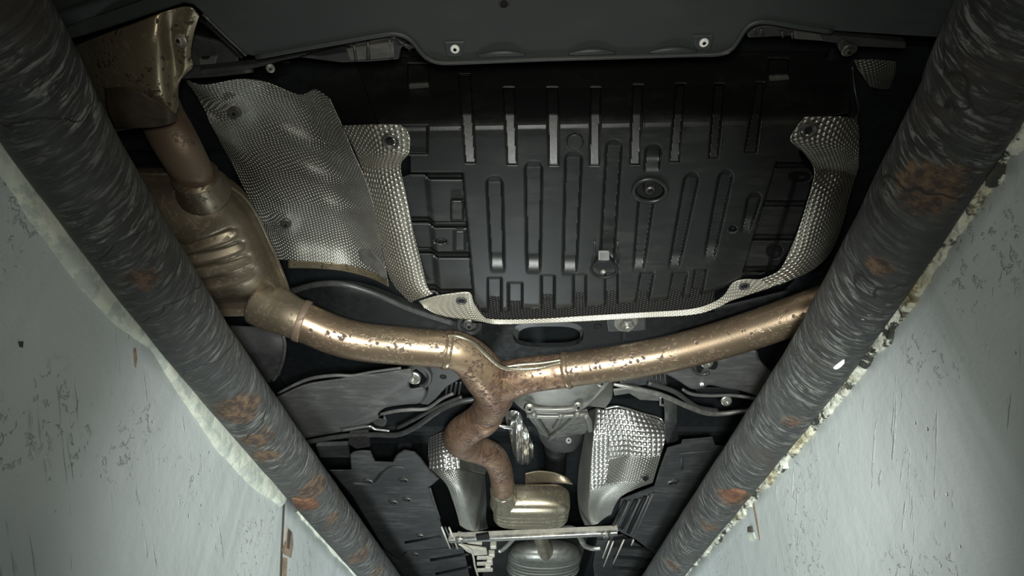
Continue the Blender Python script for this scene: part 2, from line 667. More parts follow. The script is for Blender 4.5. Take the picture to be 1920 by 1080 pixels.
SILVER = mat_plain('bare_metal', (0.66, 0.66, 0.62), 0.25, 0.9, var=0.15)
BOLTM = mat_plain('bolt_zinc', (0.30, 0.30, 0.27), 0.40, 0.8, var=0.3)
BOLTD = mat_plain('bolt_dark', (0.065, 0.065, 0.058), 0.42, 0.5, var=0.3)
CREAM = mat_plain('cream_metal', (0.36, 0.345, 0.29), 0.45, 0.2, var=0.2)
WHITE = mat_plain('white_nylon', (0.75, 0.76, 0.74), 0.35)
RS_L = [(445, 768, .040), (480, 820, .030), (500, 850, .026), (596, 925, .045), (560, 948, .030), (628, 975, .022), (672, 1044, .036), (708, 1078, .03), (265, 520, .02)]
RS_R = [(1742, 360, .035), (1760, 330, .025), (1378, 930, .040), (1260, 1062, .03), (1330, 985, .025), (1485, 785, .018), (1650, 500, .014)]
GUARD_L = mat_guard('guard_tube_left', 1, [(tuple(P(x, y, .462)), r) for x, y, r in RS_L])
GUARD_R = mat_guard('guard_tube_right', -1, [(tuple(P(x, y, .462)), r) for x, y, r in RS_R])
WALL = mat_wall('pit_wall_paint')
MORTAR_L = mat_mortar('limewash_left', (0.55, 0.59, 0.50), (0.40, 0.45, 0.40), (0.33, 0.38, 0.34), 0.6, 0.003)
MORTAR_R = mat_mortar('crumbly_mortar', (0.55, 0.575, 0.49), (0.035, 0.038, 0.032), (0.36, 0.32, 0.17), 0.6, 0.010)
RUST = mat_plain('flaky_rust', (0.115, 0.060, 0.036), 0.8, 0.0, 0.2, var=0.65, scale=110, bump=1.0)
CONC = mat_plain('concrete', (0.07, 0.072, 0.07), 0.85, 0.0, 0.2, var=0.25, scale=20)
SOOT = mat_plain('soot', (0.040, 0.030, 0.020), 0.6, 0.1, 0.3)
PAINT = mat_plain('car_paint', (0.06, 0.068, 0.066), 0.3, 0.3)

# ------------------------------------------------------------------ the pit
GH, GR = 0.50, 0.045          # guard tube: height of its axis above the camera, radius
LPX = [(-31, 0), (81, 200), (181, 360), (331, 583), (431, 720), (591, 927), (713, 1080)]
RPX = [(1914, 0), (1833, 167), (1723, 360), (1664, 463), (1592, 583), (1503, 720), (1326, 963), (1241, 1080)]


def guard_path(pxs):
    pts = [P(x, y, GH) for x, y in pxs]
    d0 = (pts[0] - pts[2]).normalized()
    d1 = (pts[-1] - pts[-3]).normalized()
    return [pts[0] + d0 * 1.6, pts[0] + d0 * 0.6] + pts + [pts[-1] + d1 * 0.8, pts[-1] + d1 * 2.6]


LP, RP = guard_path(LPX), guard_path(RPX)


_FINE = {}


def px_of(path, y):
    if id(path) not in _FINE:
        f = spline([tuple(p) for p in path], 12)
        _FINE[id(path)] = ([q[1] for q in f], [q[0] for q in f])
    return interp(y, *_FINE[id(path)])


def wall_x(side, y):
    return px_of(LP, y) - 0.0495 if side < 0 else px_of(RP, y) + 0.0495


def PW(px, py, side, off=0.0):
    """pixel -> point on the pit wall of that side"""
    u, v = (px - 960) / F, (540 - py) / F
    d = 0.7
    for _ in range(30):
        y = d * (CT - v * ST)
        d = 0.5 * d + 0.5 * (wall_x(side, y) - side * off) / u
    return Vector((u * d, d * (CT - v * ST), CZ + d * (ST + v * CT)))


def build_wall(side, name):
    ys = [-1.5, -1.0, -0.5, -0.2] + [0.05 * i for i in range(0, 50)] + [2.6, 3.0, 3.5, 4.2]
    zs = [0.0, 0.3, 0.6, 0.9, 1.1, 1.2] + [1.25 + 0.05 * i for i in range(12)] + [CZ + GH]
    verts, faces = [], []
    for y in ys:
        x = wall_x(side, y)
        for z in zs:
            verts.append((x, y, z))
    nz = len(zs)
    for i in range(len(ys) - 1):
        for j in range(nz - 1):
            a = i * nz + j
            q = (a, a + nz, a + nz + 1, a + 1)
            faces.append(q if side < 0 else q[::-1])
    o = mk(name, verts, faces, WALL, None, True, solid=0.12, solid_off=-1)
    tag(o, kind='structure')
    return o


wl = build_wall(-1, 'wall_left')
wr = build_wall(1, 'wall_right')
tag(box_w('floor', (0, 1.35, -0.06), (1.25, 5.7, 0.12), CONC, bevel=0), kind='structure')
tag(box_w('wall_front', (0, 4.26, 0.92), (1.2, 0.12, 1.84), WALL, bevel=0), kind='structure')
tag(box_w('wall_back', (0, -1.56, 0.92), (1.2, 0.12, 1.84), WALL, bevel=0), kind='structure')
# the workshop slab on both sides of the pit
for side, nm in ((-1, 'floor_slab_left'), (1, 'floor_slab_right')):
    tag(box_w(nm, (side * 1.62, 1.35, CZ + GH - 0.04), (2.2, 5.7, 0.08), CONC, bevel=0), kind='structure')


def guard(path, mat, label):
    y_l = random.random() * 10

    def bmp(a, L):
        return 0.0010 * noise.noise(Vector((math.cos(a) * 1.5, math.sin(a) * 1.5, L * 14 + y_l)))
    pts = [(p, GR) for p in path]
    e = empty('guard_pipe', path[len(path) // 2], label, 'pipe', 'steel tubes edging the pit')
    tube_w('tube', pts, mat, e, seg=40, n=24, bump=bmp)
    return e


gl = guard(LP, GUARD_L, 'scraped dark steel tube edging the pit on the muffler side')
gr_ = guard(RP, GUARD_R, 'scraped dark steel tube edging the pit beside the crumbling mortar')


def strip_on_wall(name, side, top, bot, mat, thick, ny=60, amp=0.0, freq=20.0, nx=8, rag=0.0):
    """irregular band of mortar lying on the wall between two pixel lines"""
    def samp(line, t):
        n = len(line) - 1
        k = min(int(t * n), n - 1)
        a, b = line[k], line[k + 1]
        f = t * n - k
        return lerp(a[0], b[0], f), lerp(a[1], b[1], f)
    verts, faces = [], []
    for i in range(ny + 1):
        a = samp(top, i / ny)
        b = samp(bot, i / ny)
        if rag:
            w_ = rag * (0.45 * noise.noise(Vector((i * 0.37, 0, side))) + noise.noise(Vector((i * 0.09, 5, side))))
            b = (b[0] + side * w_ * 0.8, b[1] + w_ * 0.6)
        for j in range(nx + 1):
            s = j / nx
            px, py = lerp(a[0], b[0], s), lerp(a[1], b[1], s)
            q = PW(px, py, side, 0.0)
            prof = thick * (1 - s ** 6) ** 0.5 if s < 1 else -0.001
            nz = noise.noise(q * freq) * amp + noise.noise(q * freq * 3.1) * amp * 0.5
            if s < 1:
                q.x -= side * max(0.0005, prof + nz)
            else:
                q.x += side * 0.002
            verts.append(q)
    w = nx + 1
    for i in range(ny):
        for j in range(nx):
            a = i * w + j
            q = (a, a + w, a + w + 1, a + 1)
            faces.append(q if side < 0 else q[::-1])
    o = mk(name, verts, faces, mat, None, True)
    tag(o, kind='structure')
    return o


# left: limewashed ledge under the tube, in two lengths parted by the wall joint
ltop = [(-90, 55), (0, 180), (107, 340), (191, 470), (267, 572), (302, 625), (367, 705), (440, 795), (487, 850), (540, 922)]
lbot = [(-90, 215), (0, 335), (70, 440), (150, 545), (215, 612), (280, 655), (340, 752), (410, 852), (470, 915), (524, 952)]
strip_on_wall('trim_1', -1, ltop, lbot, MORTAR_L, 0.006, 200, 0.0022, 24, rag=3.5)
strip_on_wall('trim_2', -1, [(548, 932), (590, 975), (640, 1028), (690, 1082), (730, 1125)],
              [(556, 962), (590, 1003), (628, 1042), (668, 1086), (700, 1125)], MORTAR_L, 0.006, 80, 0.003, 34, rag=4)
# right: crumbling mortar bead
rtop = [(1950, 140), (1900, 225), (1840, 330), (1770, 436), (1690, 553), (1610, 668), (1540, 762), (1470, 852), (1405, 925), (1372, 962), (1310, 1032), (1262, 1082), (1230, 1115)]
rbot = [(1990, 165), (1945, 232), (1880, 330), (1795, 450), (1735, 545), (1660, 650), (1588, 742), (1500, 845), (1432, 922), (1395, 966), (1330, 1035), (1280, 1086), (1245, 1120)]
strip_on_wall('trim_3', 1, rtop, rbot, MORTAR_R, 0.0065, 420, 0.007, 55, 16, rag=11)

# rusty scabs on the tubes, scars on the walls
def tube_patch(name, parent, path, outline_px, mat, label=None, lift=0.0022):
    """a scab that follows the guard tube's surface: pixels are projected onto the tube"""
    def hit(px, py):
        u, v = (px - 960) / F, (540 - py) / F
        dr = Vector((u, CT - v * ST, ST + v * CT))
        o = Vector((0, 0, CZ))
        best = None
        t = 0.3
        for _ in range(400):
            q = o + dr * t
            ax = px_of(path, q.y)
            dist = math.hypot(q.x - ax, q.z - (CZ + GH)) - (GR + lift)
            if dist < 0.0004:
                return q
            if best is None or dist < best[0]:
                best = (dist, q.copy())
            t += max(dist * 0.6, 0.0006)
            if t > 4:
                break
        return best[1]
    cx = sum(p[0] for p in outline_px) / len(outline_px)
    cy = sum(p[1] for p in outline_px) / len(outline_px)
    ring = spline([tuple(p) for p in outline_px], 4, True)
    verts, faces = [], []
    K = 5
    n = len(ring)
    for k in range(K + 1):
        s = 1 - k / (K + 0.0)
        for i, (x, y) in enumerate(ring):
            q = hit(lerp(cx, x, max(s, 0.02)), lerp(cy, y, max(s, 0.02)))
            ax = Vector((px_of(path, q.y), q.y, CZ + GH))
            d = (q - ax).normalized()
            off = -0.004 if k == 0 else 0.0015 * noise.noise(q * 90)
            verts.append(q + d * off)
    for k in range(K):
        for i in range(n):
            j = (i + 1) % n
            faces.append((k * n + i, k * n + j, (k + 1) * n + j, (k + 1) * n + i))
    return mk(name, verts, faces, mat, parent, True, label=label)


tube_patch('rust_scab', gl, LP, [(543, 935), (568, 938), (590, 934), (602, 948), (592, 958), (556, 954)], RUST, 'flaking rusty strap end across the tube')
tube_patch('rust_scab', gr_, RP, [(1352, 922), (1378, 917), (1404, 925), (1394, 938), (1372, 946), (1352, 936)], RUST, 'flaking rusty strap end across the tube')
tube_patch('paint_fleck', gr_, RP, [(1562, 692), (1582, 678), (1584, 682), (1570, 694)], WHITE, 'white paint fleck')


def wall_scab(name, side, outline, mat, parent, off=0.003, label=None):
    ring = [PW(x, y, side, 0.0) for x, y in outline]
    out = [v - Vector((side * off, 0, 0)) for v in ring]
    n = len(ring)
    c = sum(out, Vector()) / n
    verts = ring + out + [c - Vector((side * off * 0.4, 0, 0))]
    faces = []
    for i in range(n):
        j = (i + 1) % n
        faces += [(i, j, n + j, n + i), (n + i, n + j, 2 * n)]
    return mk(name, verts, faces, mat, parent, False, label=label)


# joint in the left wall with its rusty anchor hole; the same on the right
JOINT = mat_plain('joint_shadow_dirt', (0.05, 0.045, 0.035), 0.9)
BLEED = mat_plain('rust_bleed', (0.24, 0.185, 0.13), 0.7, var=0.5, scale=140)
wall_scab('joint', -1, [(530, 944), (533, 945), (529, 1030), (526, 1110), (523, 1110), (526, 1030)], JOINT, wl, 0.0015)
wall_scab('anchor_scar', -1, [(538, 990), (546, 998), (548, 1020), (544, 1046), (532, 1040), (526, 1032), (534, 1015)], BLEED, wl, 0.0025)
wall_scab('anchor_hole', -1, [(538, 992), (543, 998), (541, 1015), (539, 1030), (535, 1028), (536, 1010)], JOINT, wl, 0.0035)
wall_scab('rust_run', -1, [(527, 1044), (538, 1047), (535, 1110), (526, 1110)], BLEED, wl, 0.0012)
wall_scab('rust_run', 1, [(1408, 926), (1412, 925), (1418, 960), (1426, 1010), (1424, 1014), (1415, 965)], BLEED, wr, 0.0006)
wall_scab('anchor_scar', 1, [(1402, 1002), (1414, 998), (1418, 1010), (1408, 1016)], MORTAR_L, wr, 0.003)
wall_scab('anchor_hole', 1, [(1404, 988), (1411, 986), (1413, 998), (1404, 998)], JOINT, wr, 0.003)
wall_scab('rust_run', -1, [(249, 654), (254, 652), (257, 672), (254, 690), (251, 686)], BLEED, wl, 0.0005)
wall_scab('plaster_chip', -1, [(34, 640), (42, 640), (41, 652), (36, 650)], JOINT, wl, 0.0012)


# ------------------------------------------------------------------ shared small parts
ME_SCREW = lathe_mesh('screw', [(0.012, -0.004, 0), (0.012, 0.001, 0), (0.0095, 0.003, 0), (0.0085, 0.003, 0), (0.0075, 0.0005, 1), (0.003, 0.0005, 1)], [BOLTD, BLACK], 20)
ME_NUT = lathe_mesh('flange_nut', [(0.013, -0.004, 0), (0.013, 0.0015, 0), (0.0105, 0.003, 0), (0.0085, 0.003, 0), (0.0085, 0.009, 0), (0.0075, 0.010, 0), (0.004, 0.010, 0), (0.004, 0.007, 1)], [BOLTM, BLACK], 24, hexes=(3, 4, 5))
ME_DNUT = lathe_mesh('dull_nut', [(0.013, -0.004, 0), (0.013, 0.0015, 0), (0.0105, 0.003, 0), (0.0085, 0.003, 0), (0.0085, 0.009, 0), (0.0075, 0.010, 0), (0.004, 0.010, 0), (0.004, 0.007, 1)], [BOLTD, BLACK], 24, hexes=(3, 4, 5))
ME_BIGNUT = lathe_mesh('arm_bolt', [(0.021, -0.006, 0), (0.021, 0.002, 0), (0.018, 0.004, 0), (0.0125, 0.004, 0), (0.0125, 0.014, 0), (0.011, 0.016, 0), (0.006, 0.016, 0), (0.006, 0.022, 0), (0.004, 0.023, 0)], [BOLTM], 24, hexes=(3, 4, 5))
ME_EYELET = lathe_mesh('eyelet', [(0.0075, -0.004, 0), (0.0075, 0.001, 0), (0.006, 0.0025, 0), (0.003, 0.0025, 0), (0.0024, 0.0, 1)], [WHITE, BLACK], 18)
ME_CUP = lathe_mesh('dished_washer', [(0.019, -0.004, 0), (0.019, 0.001, 0), (0.0165, 0.0025, 0), (0.014, 0.001, 0), (0.010, -0.003, 0), (0.0085, -0.003, 1), (0.0085, 0.002, 1), (0.005, 0.003, 1), (0.003, 0.001, 1)], [DGREY, BLACK], 22)


def face_cam(p, k=0.5):
    """a surface normal leaning from straight down towards the tail of the car"""
    return Vector((0, -k, -1)).normalized()


# ------------------------------------------------------------------ car: dark floor pan above everything
ub = empty('car_floor_pan', P(960, 560, 0.93), 'black undersealed car floor pan above the exhaust and suspension', 'car body')
box_w('pan', (0.0, 2.3, CZ + 1.06), (1.9, 4.6, 0.04), DARK, ub, bevel=0.004)
for sx in (-1, 1):
    box_w('side_rail', (sx * 0.80, 2.3, CZ + 0.93), (0.16, 4.6, 0.22), DARK, ub, bevel=0.02)
box_w('tunnel_wall', (-0.36, 3.2, CZ + 0.93), (0.05, 2.4, 0.24), DARK, ub, bevel=0.01)
box_w('tunnel_wall', (0.36, 3.2, CZ + 0.93), (0.05, 2.4, 0.24), DARK, ub, bevel=0.01)
box_w('seat_crossmember', (0, 1.92, CZ + 0.98), (1.5, 0.10, 0.14), DARK, ub, bevel=0.02)
box_w('trunk_floor', (0, 0.42, CZ + 0.905), (1.9, 0.62, 0.03), DARK, ub, bevel=0.006)

# ------------------------------------------------------------------ spare wheel well tray
tray = empty('wheel_well_tray', P(1130, 400, 0.70), 'black ribbed plastic wheel well tray behind the dimpled aluminium frame', 'tray')
BARS = [  # x at y=205 (l, r), x at the lower end (l, r), y end, y start
    (864, 886, 872, 892, 306, 140), (945, 966, 951, 970, 309, 165), (1026, 1047, 1029, 1048, 310, 165), (1107, 1126, 1105, 1124, 310, 165),
    (1185, 1204, 1181, 1200, 309, 160), (1264, 1281, 1255, 1274, 304, 158), (1336, 1354, 1329, 1346, 297, 158), (1410, 1427, 1396, 1418, 287, 155)]
CHAN = [  # top (l, r, y), bottom (l, r, y)
    (911, 942, 330, 921, 946, 512), (984, 1017, 302, 988, 1013, 514), (1060, 1092, 284, 1055, 1081, 517), (1137, 1167, 262, 1124, 1150, 505),
    (1211, 1241, 270, 1207, 1236, 327), (1198, 1228, 362, 1186, 1206, 512), (1285, 1312, 323, 1252, 1272, 507), (1350, 1376, 318, 1318, 1338, 490),
    (1404, 1431, 360, 1388, 1404, 440)]
GAPS = [(918, 937, 557), (956, 976, 566), (1018, 1037, 552), (1078, 1096, 550), (1137, 1156, 547), (1195, 1214, 547), (1255, 1277, 547), (1296, 1312, 541)]


def tray_edge_l(y):
    return interp(y, [100, 235, 282, 291, 327, 334, 364, 440, 548, 562, 600], [660, 712, 740, 769, 769, 750, 755, 769, 796, 887, 914])


def tray_edge_r(y):
    return interp(y, [100, 210, 222, 272, 284, 308, 318, 330, 355, 418, 472, 505, 520, 600], [1592, 1592, 1528, 1528, 1498, 1506, 1518, 1522, 1519, 1500, 1478, 1455, 1400, 1370])


def tray_bot(x):
    return interp(x, [890, 960, 985, 1040, 1100, 1160, 1215, 1280, 1320, 1360, 1400, 1460], [586, 585, 579, 580, 577, 570, 566, 560, 552, 540, 519, 506])


def box_in(x, y, l, r, t, b, s=2.5):
    return sst(l - s, l + s, x) * sst(r + s, r - s, x) * sst(t - s, t + s, y) * sst(b + s, b - s, y)


def tray_h(x, y):
    yb = y + (x - 1130) * 0.018          # the car stands a little askew
    h = interp(yb, [100, 165, 200, 212, 220, 226, 232, 240, 252, 620], [0.885, 0.805, 0.748, 0.728, 0.7155, 0.709, 0.7048, 0.7018, 0.70, 0.70])
    # chamfered notches over the rear edge
    for l0, r0, l1, r1, ye, ys in BARS:
        t = (y - 205) / (ye - 205)
        l, r = lerp(l0, l1, t), lerp(r0, r1, t)
        if l - 6 < x < r + 6 and ys - 6 < y < ye + 6:
            m = box_in(x, y, l, r, ys, ye, 1.8)
            top = interp(ys + (x - 1130) * 0.018, [100, 165, 200], [0.885, 0.805, 0.748])
            ch = interp(y, [ys, 196, 214, ye], [top + 0.012, 0.775, 0.752, 0.7035])
            h = lerp(h, max(h, ch), m)
    if y > 250:
        d = 0.0
        for l0, r0, y0, l1, r1, y1 in CHAN:
            if y0 - 8 < y < y1 + 8:
                t = (y - y0) / (y1 - y0)
                l, r = lerp(l0, l1, t), lerp(r0, r1, t)
                rd = max(0.0, 1 - (y - y0) / 16.0) ** 2 * 9
                a = sst(l - 2.5 + rd, l + 3 + rd, x) * sst(r + 2.5 - rd, r - 3 - rd, x)
                a *= sst(y0 - 2, y0 + 12, y)
                end = sst(y1 + 2, y1 - 40, y)
                d = max(d, a * (0.018 * end))
        # side compartments
        xl = interp(y, [320, 560], [868, 889])
        if y > 322 and x < xl + 4:
            a = sst(xl + 2, xl - 3, x) * sst(321, 327, y)
            dd = 0.010
            xo = interp(y, [330, 548], [800, 822])
            st_ = sst(xo + 7, xo - 7, x)
            for yy, th in ((330, 10), (421, 10), (478, 10), (548, 10)):
                yc = yy - 9 * st_
                dd = max(dd, 0.010 + 0.034 * box_in(x, y, 0, xl, yc - th / 2, yc + th / 2, 1.6))
            dd += 0.008 * st_
            dd -= 0.009 * box_in(x, y, 846, 868, 375, 412, 2.5)
            dd -= 0.006 * box_in(x, y, 852, 872, 432, 470, 4)
            dd += 0.03 * max(0, 1 - ((x - 826) / 11.5) ** 2 - ((y - 452) / 4.5) ** 2 > 0)
            d = max(d, a * dd)
        xr = interp(y, [296, 508], [1457, 1392])
        if y > 296 and x > xr - 4:
            a = sst(xr - 1, xr + 3, x) * sst(300, 306, y)
            dd = 0.012
            for yy in (310, 382, 445, 505):
                dd = max(dd, 0.012 + 0.034 * box_in(x, y, xr, 2000, yy - 5, yy + 5, 1.6))
            xo = interp(y, [310, 505], [1500, 1440])
            dd += 0.014 * sst(xo - 6, xo + 6, x) * sst(318, 324, y)
            dd += 0.02 * max(0, 1 - ((x - 1500) / 22) ** 2 - ((y - 330) / 12) ** 2)
            dd += 0.02 * max(0, 1 - ((x - 1452) / 16) ** 2 - ((y - 470) / 16) ** 2)
            d = max(d, a * dd)
        # raised rail beside the right compartments
        dist = abs(x - xr + 4)
        if 298 < y < 508:
            d -= 0.006 * sst(6, 2, dist) * sst(0.5, 2.5, abs(dist - 0.0) + 1.6)
        # small holes
        d = max(d, 0.03 * sst(1.1, 0.7, math.hypot((x - 1374) / 7, (y - 429) / 5.5)))
        d = max(d, 0.035 * sst(1.1, 0.85, math.hypot((x - 1219) / 30, (y - 355) / 21)))
        # teeth along the front edge
        if y > 505:
            for l, r, yt in GAPS:
                sh = (560 - y) * 0.18 if l > 1180 else 0
                d = max(d, 0.014 * box_in(x, y, l - 3 + sh, r + 3 + sh, yt - 36, 620, 2.5))
            d += 0.012 * sst(tray_bot(x) - 10, tray_bot(x) - 2, y)
        h += d
        # round boss and step by the left flange
        h -= 0.004 * sst(1.1, 0.9, math.hypot((x - 1078) / 15, (y - 266) / 15))
    if y < 300:
        h += 0.006 * box_in(x, y, 600, 802, 236, 288, 3)
        h += 0.010 * box_in(x, y, 764, 805, 120, 158, 1.5) + 0.010 * box_in(x, y, 1440, 1478, 110, 142, 1.5)
    h -= 0.004 * sst(1178, 1160, y) * 0
    return h


def tray_keep(x, y):
    if x < tray_edge_l(y) or x > tray_edge_r(y) or y > tray_bot(x):
        return False
    for l, r, yt in GAPS:
        if l < x < r and y > yt:
            return False
    return True


def build_tray():
    SX, SY = 1.4, 1.6
    x0, x1, y0, y1 = 655, 1625, 96, 592
    nx, ny = int((x1 - x0) / SX), int((y1 - y0) / SY)
    idx, verts, faces = {}, [], []
    for j in range(ny + 1):
        for i in range(nx + 1):
            x, y = x0 + i * SX, y0 + j * SY
            if tray_keep(x, y):
                idx[(i, j)] = len(verts)
                verts.append(P(x, y, tray_h(x, y)))
    for j in range(ny):
        for i in range(nx):
            k = [(i, j), (i + 1, j), (i + 1, j + 1), (i, j + 1)]
            if all(q in idx for q in k):
                faces.append(tuple(idx[q] for q in k))
    o = mk('shell', verts, faces, PLASTIC, tray, True, solid=0.003, solid_off=1)
    es = o.modifiers.new('es', 'EDGE_SPLIT')
    es.split_angle = math.radians(38)
    o.modifiers.move(1, 0)
    return o


build_tray()
# clip with a silver tab, drain plug, slots
cl = P(1133, 503, 0.694)
ring = [(P(1133 + 24 * math.cos(a), 505 + 15 * math.sin(a), 0.692), 0.0028) for a in [math.pi * 2 * i / 16 for i in range(17)]]
rg = tube_w('clip_ring', ring, BLACK, tray, seg=8, n=2, caps=False)
cbd = plate('clip_body', [(1116, 492), (1123, 486), (1144, 486), (1151, 494), (1146, 503), (1120, 503)], 0.690, BLACK, tray, thick=0.012)
plate('clip_tab', [(1122, 474), (1143, 474), (1143, 489), (1122, 489)], 0.688, SILVER, cbd, thick=0.006, label='bare metal clip tab')
for xx in (1115, 1158):
    tube('clip_guide', [(xx, 452, 0.699, 0.0016), (xx + 1, 492, 0.695, 0.0016)], PLASTIC, tray, seg=6, n=2)
put('clip_pin', ME_NUT, P(1131, 510, 0.690), cbd, scale=0.35)
ring = [(P(1219 + 31 * math.cos(a), 357 + 21 * math.sin(a), 0.698), 0.0035) for a in [math.pi * 2 * i / 20 for i in range(21)]]
drm = tube_w('drain_rim', ring, PLASTIC, tray, seg=8, n=2, caps=False)
plate('drain_plug', [(1208, 346), (1218, 339), (1230, 346), (1228, 362), (1218, 367), (1208, 362)], 0.712, BLACK, drm, thick=0.01)
put('drain_screw', ME_SCREW, P(1219, 357, 0.708), drm, scale=0.55)

for x, y in ((785, 163), (1461, 148)):
    plate('slot_edge', [(x - 19, y - 4), (x + 18, y - 6), (x + 20, y + 2), (x - 18, y + 5)], tray_h(x, y) - 0.004, ARMPL, tray, thick=0.006)  # paler grey plate laid along the slot as its bright edge
# black perforated mesh showing through between the teeth
MESHM = mat_emboss('black_foam_mesh', 0.0065, (0.006, 0.006, 0.006), 'hex', 0.6, 0.003, 0.0, dirt=0.0)
sheet('insulation', [[(885, 525, .728), (1000, 525, .728), (1150, 520, .728), (1340, 515, .728)],
                     [(885, 606, .728), (1000, 604, .728), (1150, 598, .728), (1340, 585, .728)]], MESHM, tray, n=6, solid=0.004)

# ------------------------------------------------------------------ dimpled aluminium frame round the tray
fr = empty('heat_shield_frame', P(1100, 560, 0.71), 'dimpled aluminium heat shield framing the black tray, with bolted tabs', 'heat shield')


def tab_mask(px, py):
    # rounded corners of the two upper tabs
    for cx, cy, r, sx, sy in ((748, 254, 20, 1, -1), (750, 274, 18, 1, 1)):
        if (px - cx) * sx > 0 and (py - cy) * sy > 0 and sy < 0 and math.hypot(px - cx, py - cy) > r:
            return False
    return True


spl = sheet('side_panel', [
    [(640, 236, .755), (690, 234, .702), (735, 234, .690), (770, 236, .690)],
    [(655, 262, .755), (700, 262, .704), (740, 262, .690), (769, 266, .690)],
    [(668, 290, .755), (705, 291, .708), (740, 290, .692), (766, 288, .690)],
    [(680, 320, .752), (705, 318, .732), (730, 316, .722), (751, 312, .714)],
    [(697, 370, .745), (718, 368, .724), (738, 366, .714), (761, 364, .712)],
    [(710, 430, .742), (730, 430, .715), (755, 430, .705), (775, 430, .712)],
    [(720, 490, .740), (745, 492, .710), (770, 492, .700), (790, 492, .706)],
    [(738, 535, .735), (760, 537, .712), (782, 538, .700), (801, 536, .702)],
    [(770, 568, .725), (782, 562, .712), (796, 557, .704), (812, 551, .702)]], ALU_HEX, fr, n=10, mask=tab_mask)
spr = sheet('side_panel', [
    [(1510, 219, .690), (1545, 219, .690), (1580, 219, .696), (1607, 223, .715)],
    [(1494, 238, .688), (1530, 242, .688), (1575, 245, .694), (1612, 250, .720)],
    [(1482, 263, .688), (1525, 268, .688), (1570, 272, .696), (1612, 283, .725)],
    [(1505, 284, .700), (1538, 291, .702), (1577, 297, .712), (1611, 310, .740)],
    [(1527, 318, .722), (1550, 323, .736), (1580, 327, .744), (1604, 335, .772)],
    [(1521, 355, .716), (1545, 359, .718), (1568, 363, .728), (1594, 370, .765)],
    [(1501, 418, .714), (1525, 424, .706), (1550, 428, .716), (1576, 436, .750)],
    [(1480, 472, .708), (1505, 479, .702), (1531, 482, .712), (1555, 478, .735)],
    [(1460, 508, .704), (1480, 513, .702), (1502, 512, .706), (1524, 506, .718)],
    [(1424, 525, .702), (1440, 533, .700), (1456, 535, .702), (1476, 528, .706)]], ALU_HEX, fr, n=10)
TOPL = [(785, 565), (815, 556), (845, 551), (880, 549), (888, 566), (902, 588), (920, 598), (1000, 598), (1100, 592), (1200, 586), (1290, 580), (1330, 570), (1356, 555), (1374, 531), (1398, 524), (1425, 524), (1450, 518)]
BOTL = [(796, 577), (815, 588), (845, 596), (880, 600), (905, 604), (922, 607), (940, 608), (1000, 606), (1100, 602), (1200, 596), (1300, 590), (1345, 577), (1366, 566), (1395, 556), (1425, 546), (1445, 539), (1470, 528)]
slip = sheet('front_lip', [[(x, y, .706) for x, y in TOPL],
                    [(lerp(a[0], b[0], .5), lerp(a[1], b[1], .5), .702) for a, b in zip(TOPL, BOTL)],
                    [(x, y, .698) for x, y in BOTL]], ALU_LIP, fr, n=6, solid=0.002)
for x, y, h, s, pp in ((732, 266, .689, 1.0, spl), (1515, 245, .687, 1.0, spr), (865, 565, .701, .85, slip), (1396, 538, .700, .8, slip)):
    put('dished_washer', ME_CUP, P(x, y, h), pp, scale=s * 0.62)
tube('wire_edge', [(1598, 125, .80, .0012), (1603, 170, .79, .0012), (1610, 205, .76, .0012), (1605, 220, .735, .0012)], BOLTD, fr, seg=6, n=4)

# ------------------------------------------------------------------ muffler heat shield
ms = empty('muffler_heat_shield', P(560, 330, 0.80), 'fine dimpled aluminium heat shield curved over the muffler', 'heat shield')


def ridge(px, py):
    d = 0.0
    for x0, y0, x1, y1, w in ((500, 235, 690, 318, 15), (545, 308, 700, 372, 13), (590, 375, 712, 420, 12)):
        dx, dy = x1 - x0, y1 - y0
        L = math.hypot(dx, dy)
        t = ((px - x0) * dx + (py - y0) * dy) / L / L
        s = ((px - x0) * -dy + (py - y0) * dx) / L
        if abs(s) < w * 2.2:
            d -= 0.009 * math.exp(-(s / w) ** 2) * sst(-0.1, 0.25, t) * sst(1.15, 0.8, t)
    for x0, y0 in ((442, 212), (537, 420)):
        r = math.hypot(px - x0, (py - y0) * 1.2)
        d -= 0.012 * math.exp(-(r / 20) ** 2)
    return d


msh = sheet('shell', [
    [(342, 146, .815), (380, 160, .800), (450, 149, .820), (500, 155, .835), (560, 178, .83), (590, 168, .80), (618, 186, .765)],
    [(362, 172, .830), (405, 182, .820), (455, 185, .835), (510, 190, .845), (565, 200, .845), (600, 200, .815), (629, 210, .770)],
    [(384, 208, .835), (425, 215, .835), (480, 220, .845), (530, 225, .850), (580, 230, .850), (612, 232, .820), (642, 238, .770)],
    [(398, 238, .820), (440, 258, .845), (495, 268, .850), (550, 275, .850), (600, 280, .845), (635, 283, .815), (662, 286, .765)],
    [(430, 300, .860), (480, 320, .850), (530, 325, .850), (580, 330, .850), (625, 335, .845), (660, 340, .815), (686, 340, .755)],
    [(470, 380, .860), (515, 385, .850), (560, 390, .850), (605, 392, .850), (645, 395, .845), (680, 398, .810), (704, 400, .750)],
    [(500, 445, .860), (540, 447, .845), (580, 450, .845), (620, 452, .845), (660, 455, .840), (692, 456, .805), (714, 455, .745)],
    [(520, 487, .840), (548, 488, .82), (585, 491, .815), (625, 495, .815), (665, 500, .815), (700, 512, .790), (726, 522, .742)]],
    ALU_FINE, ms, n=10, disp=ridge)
for x, y, h in ((440, 212, .812), (536, 420, .826)):
    put('shield_nut', ME_DNUT, P(x, y, h), msh, normal=(0.2, -0.4, -1), scale=0.75)
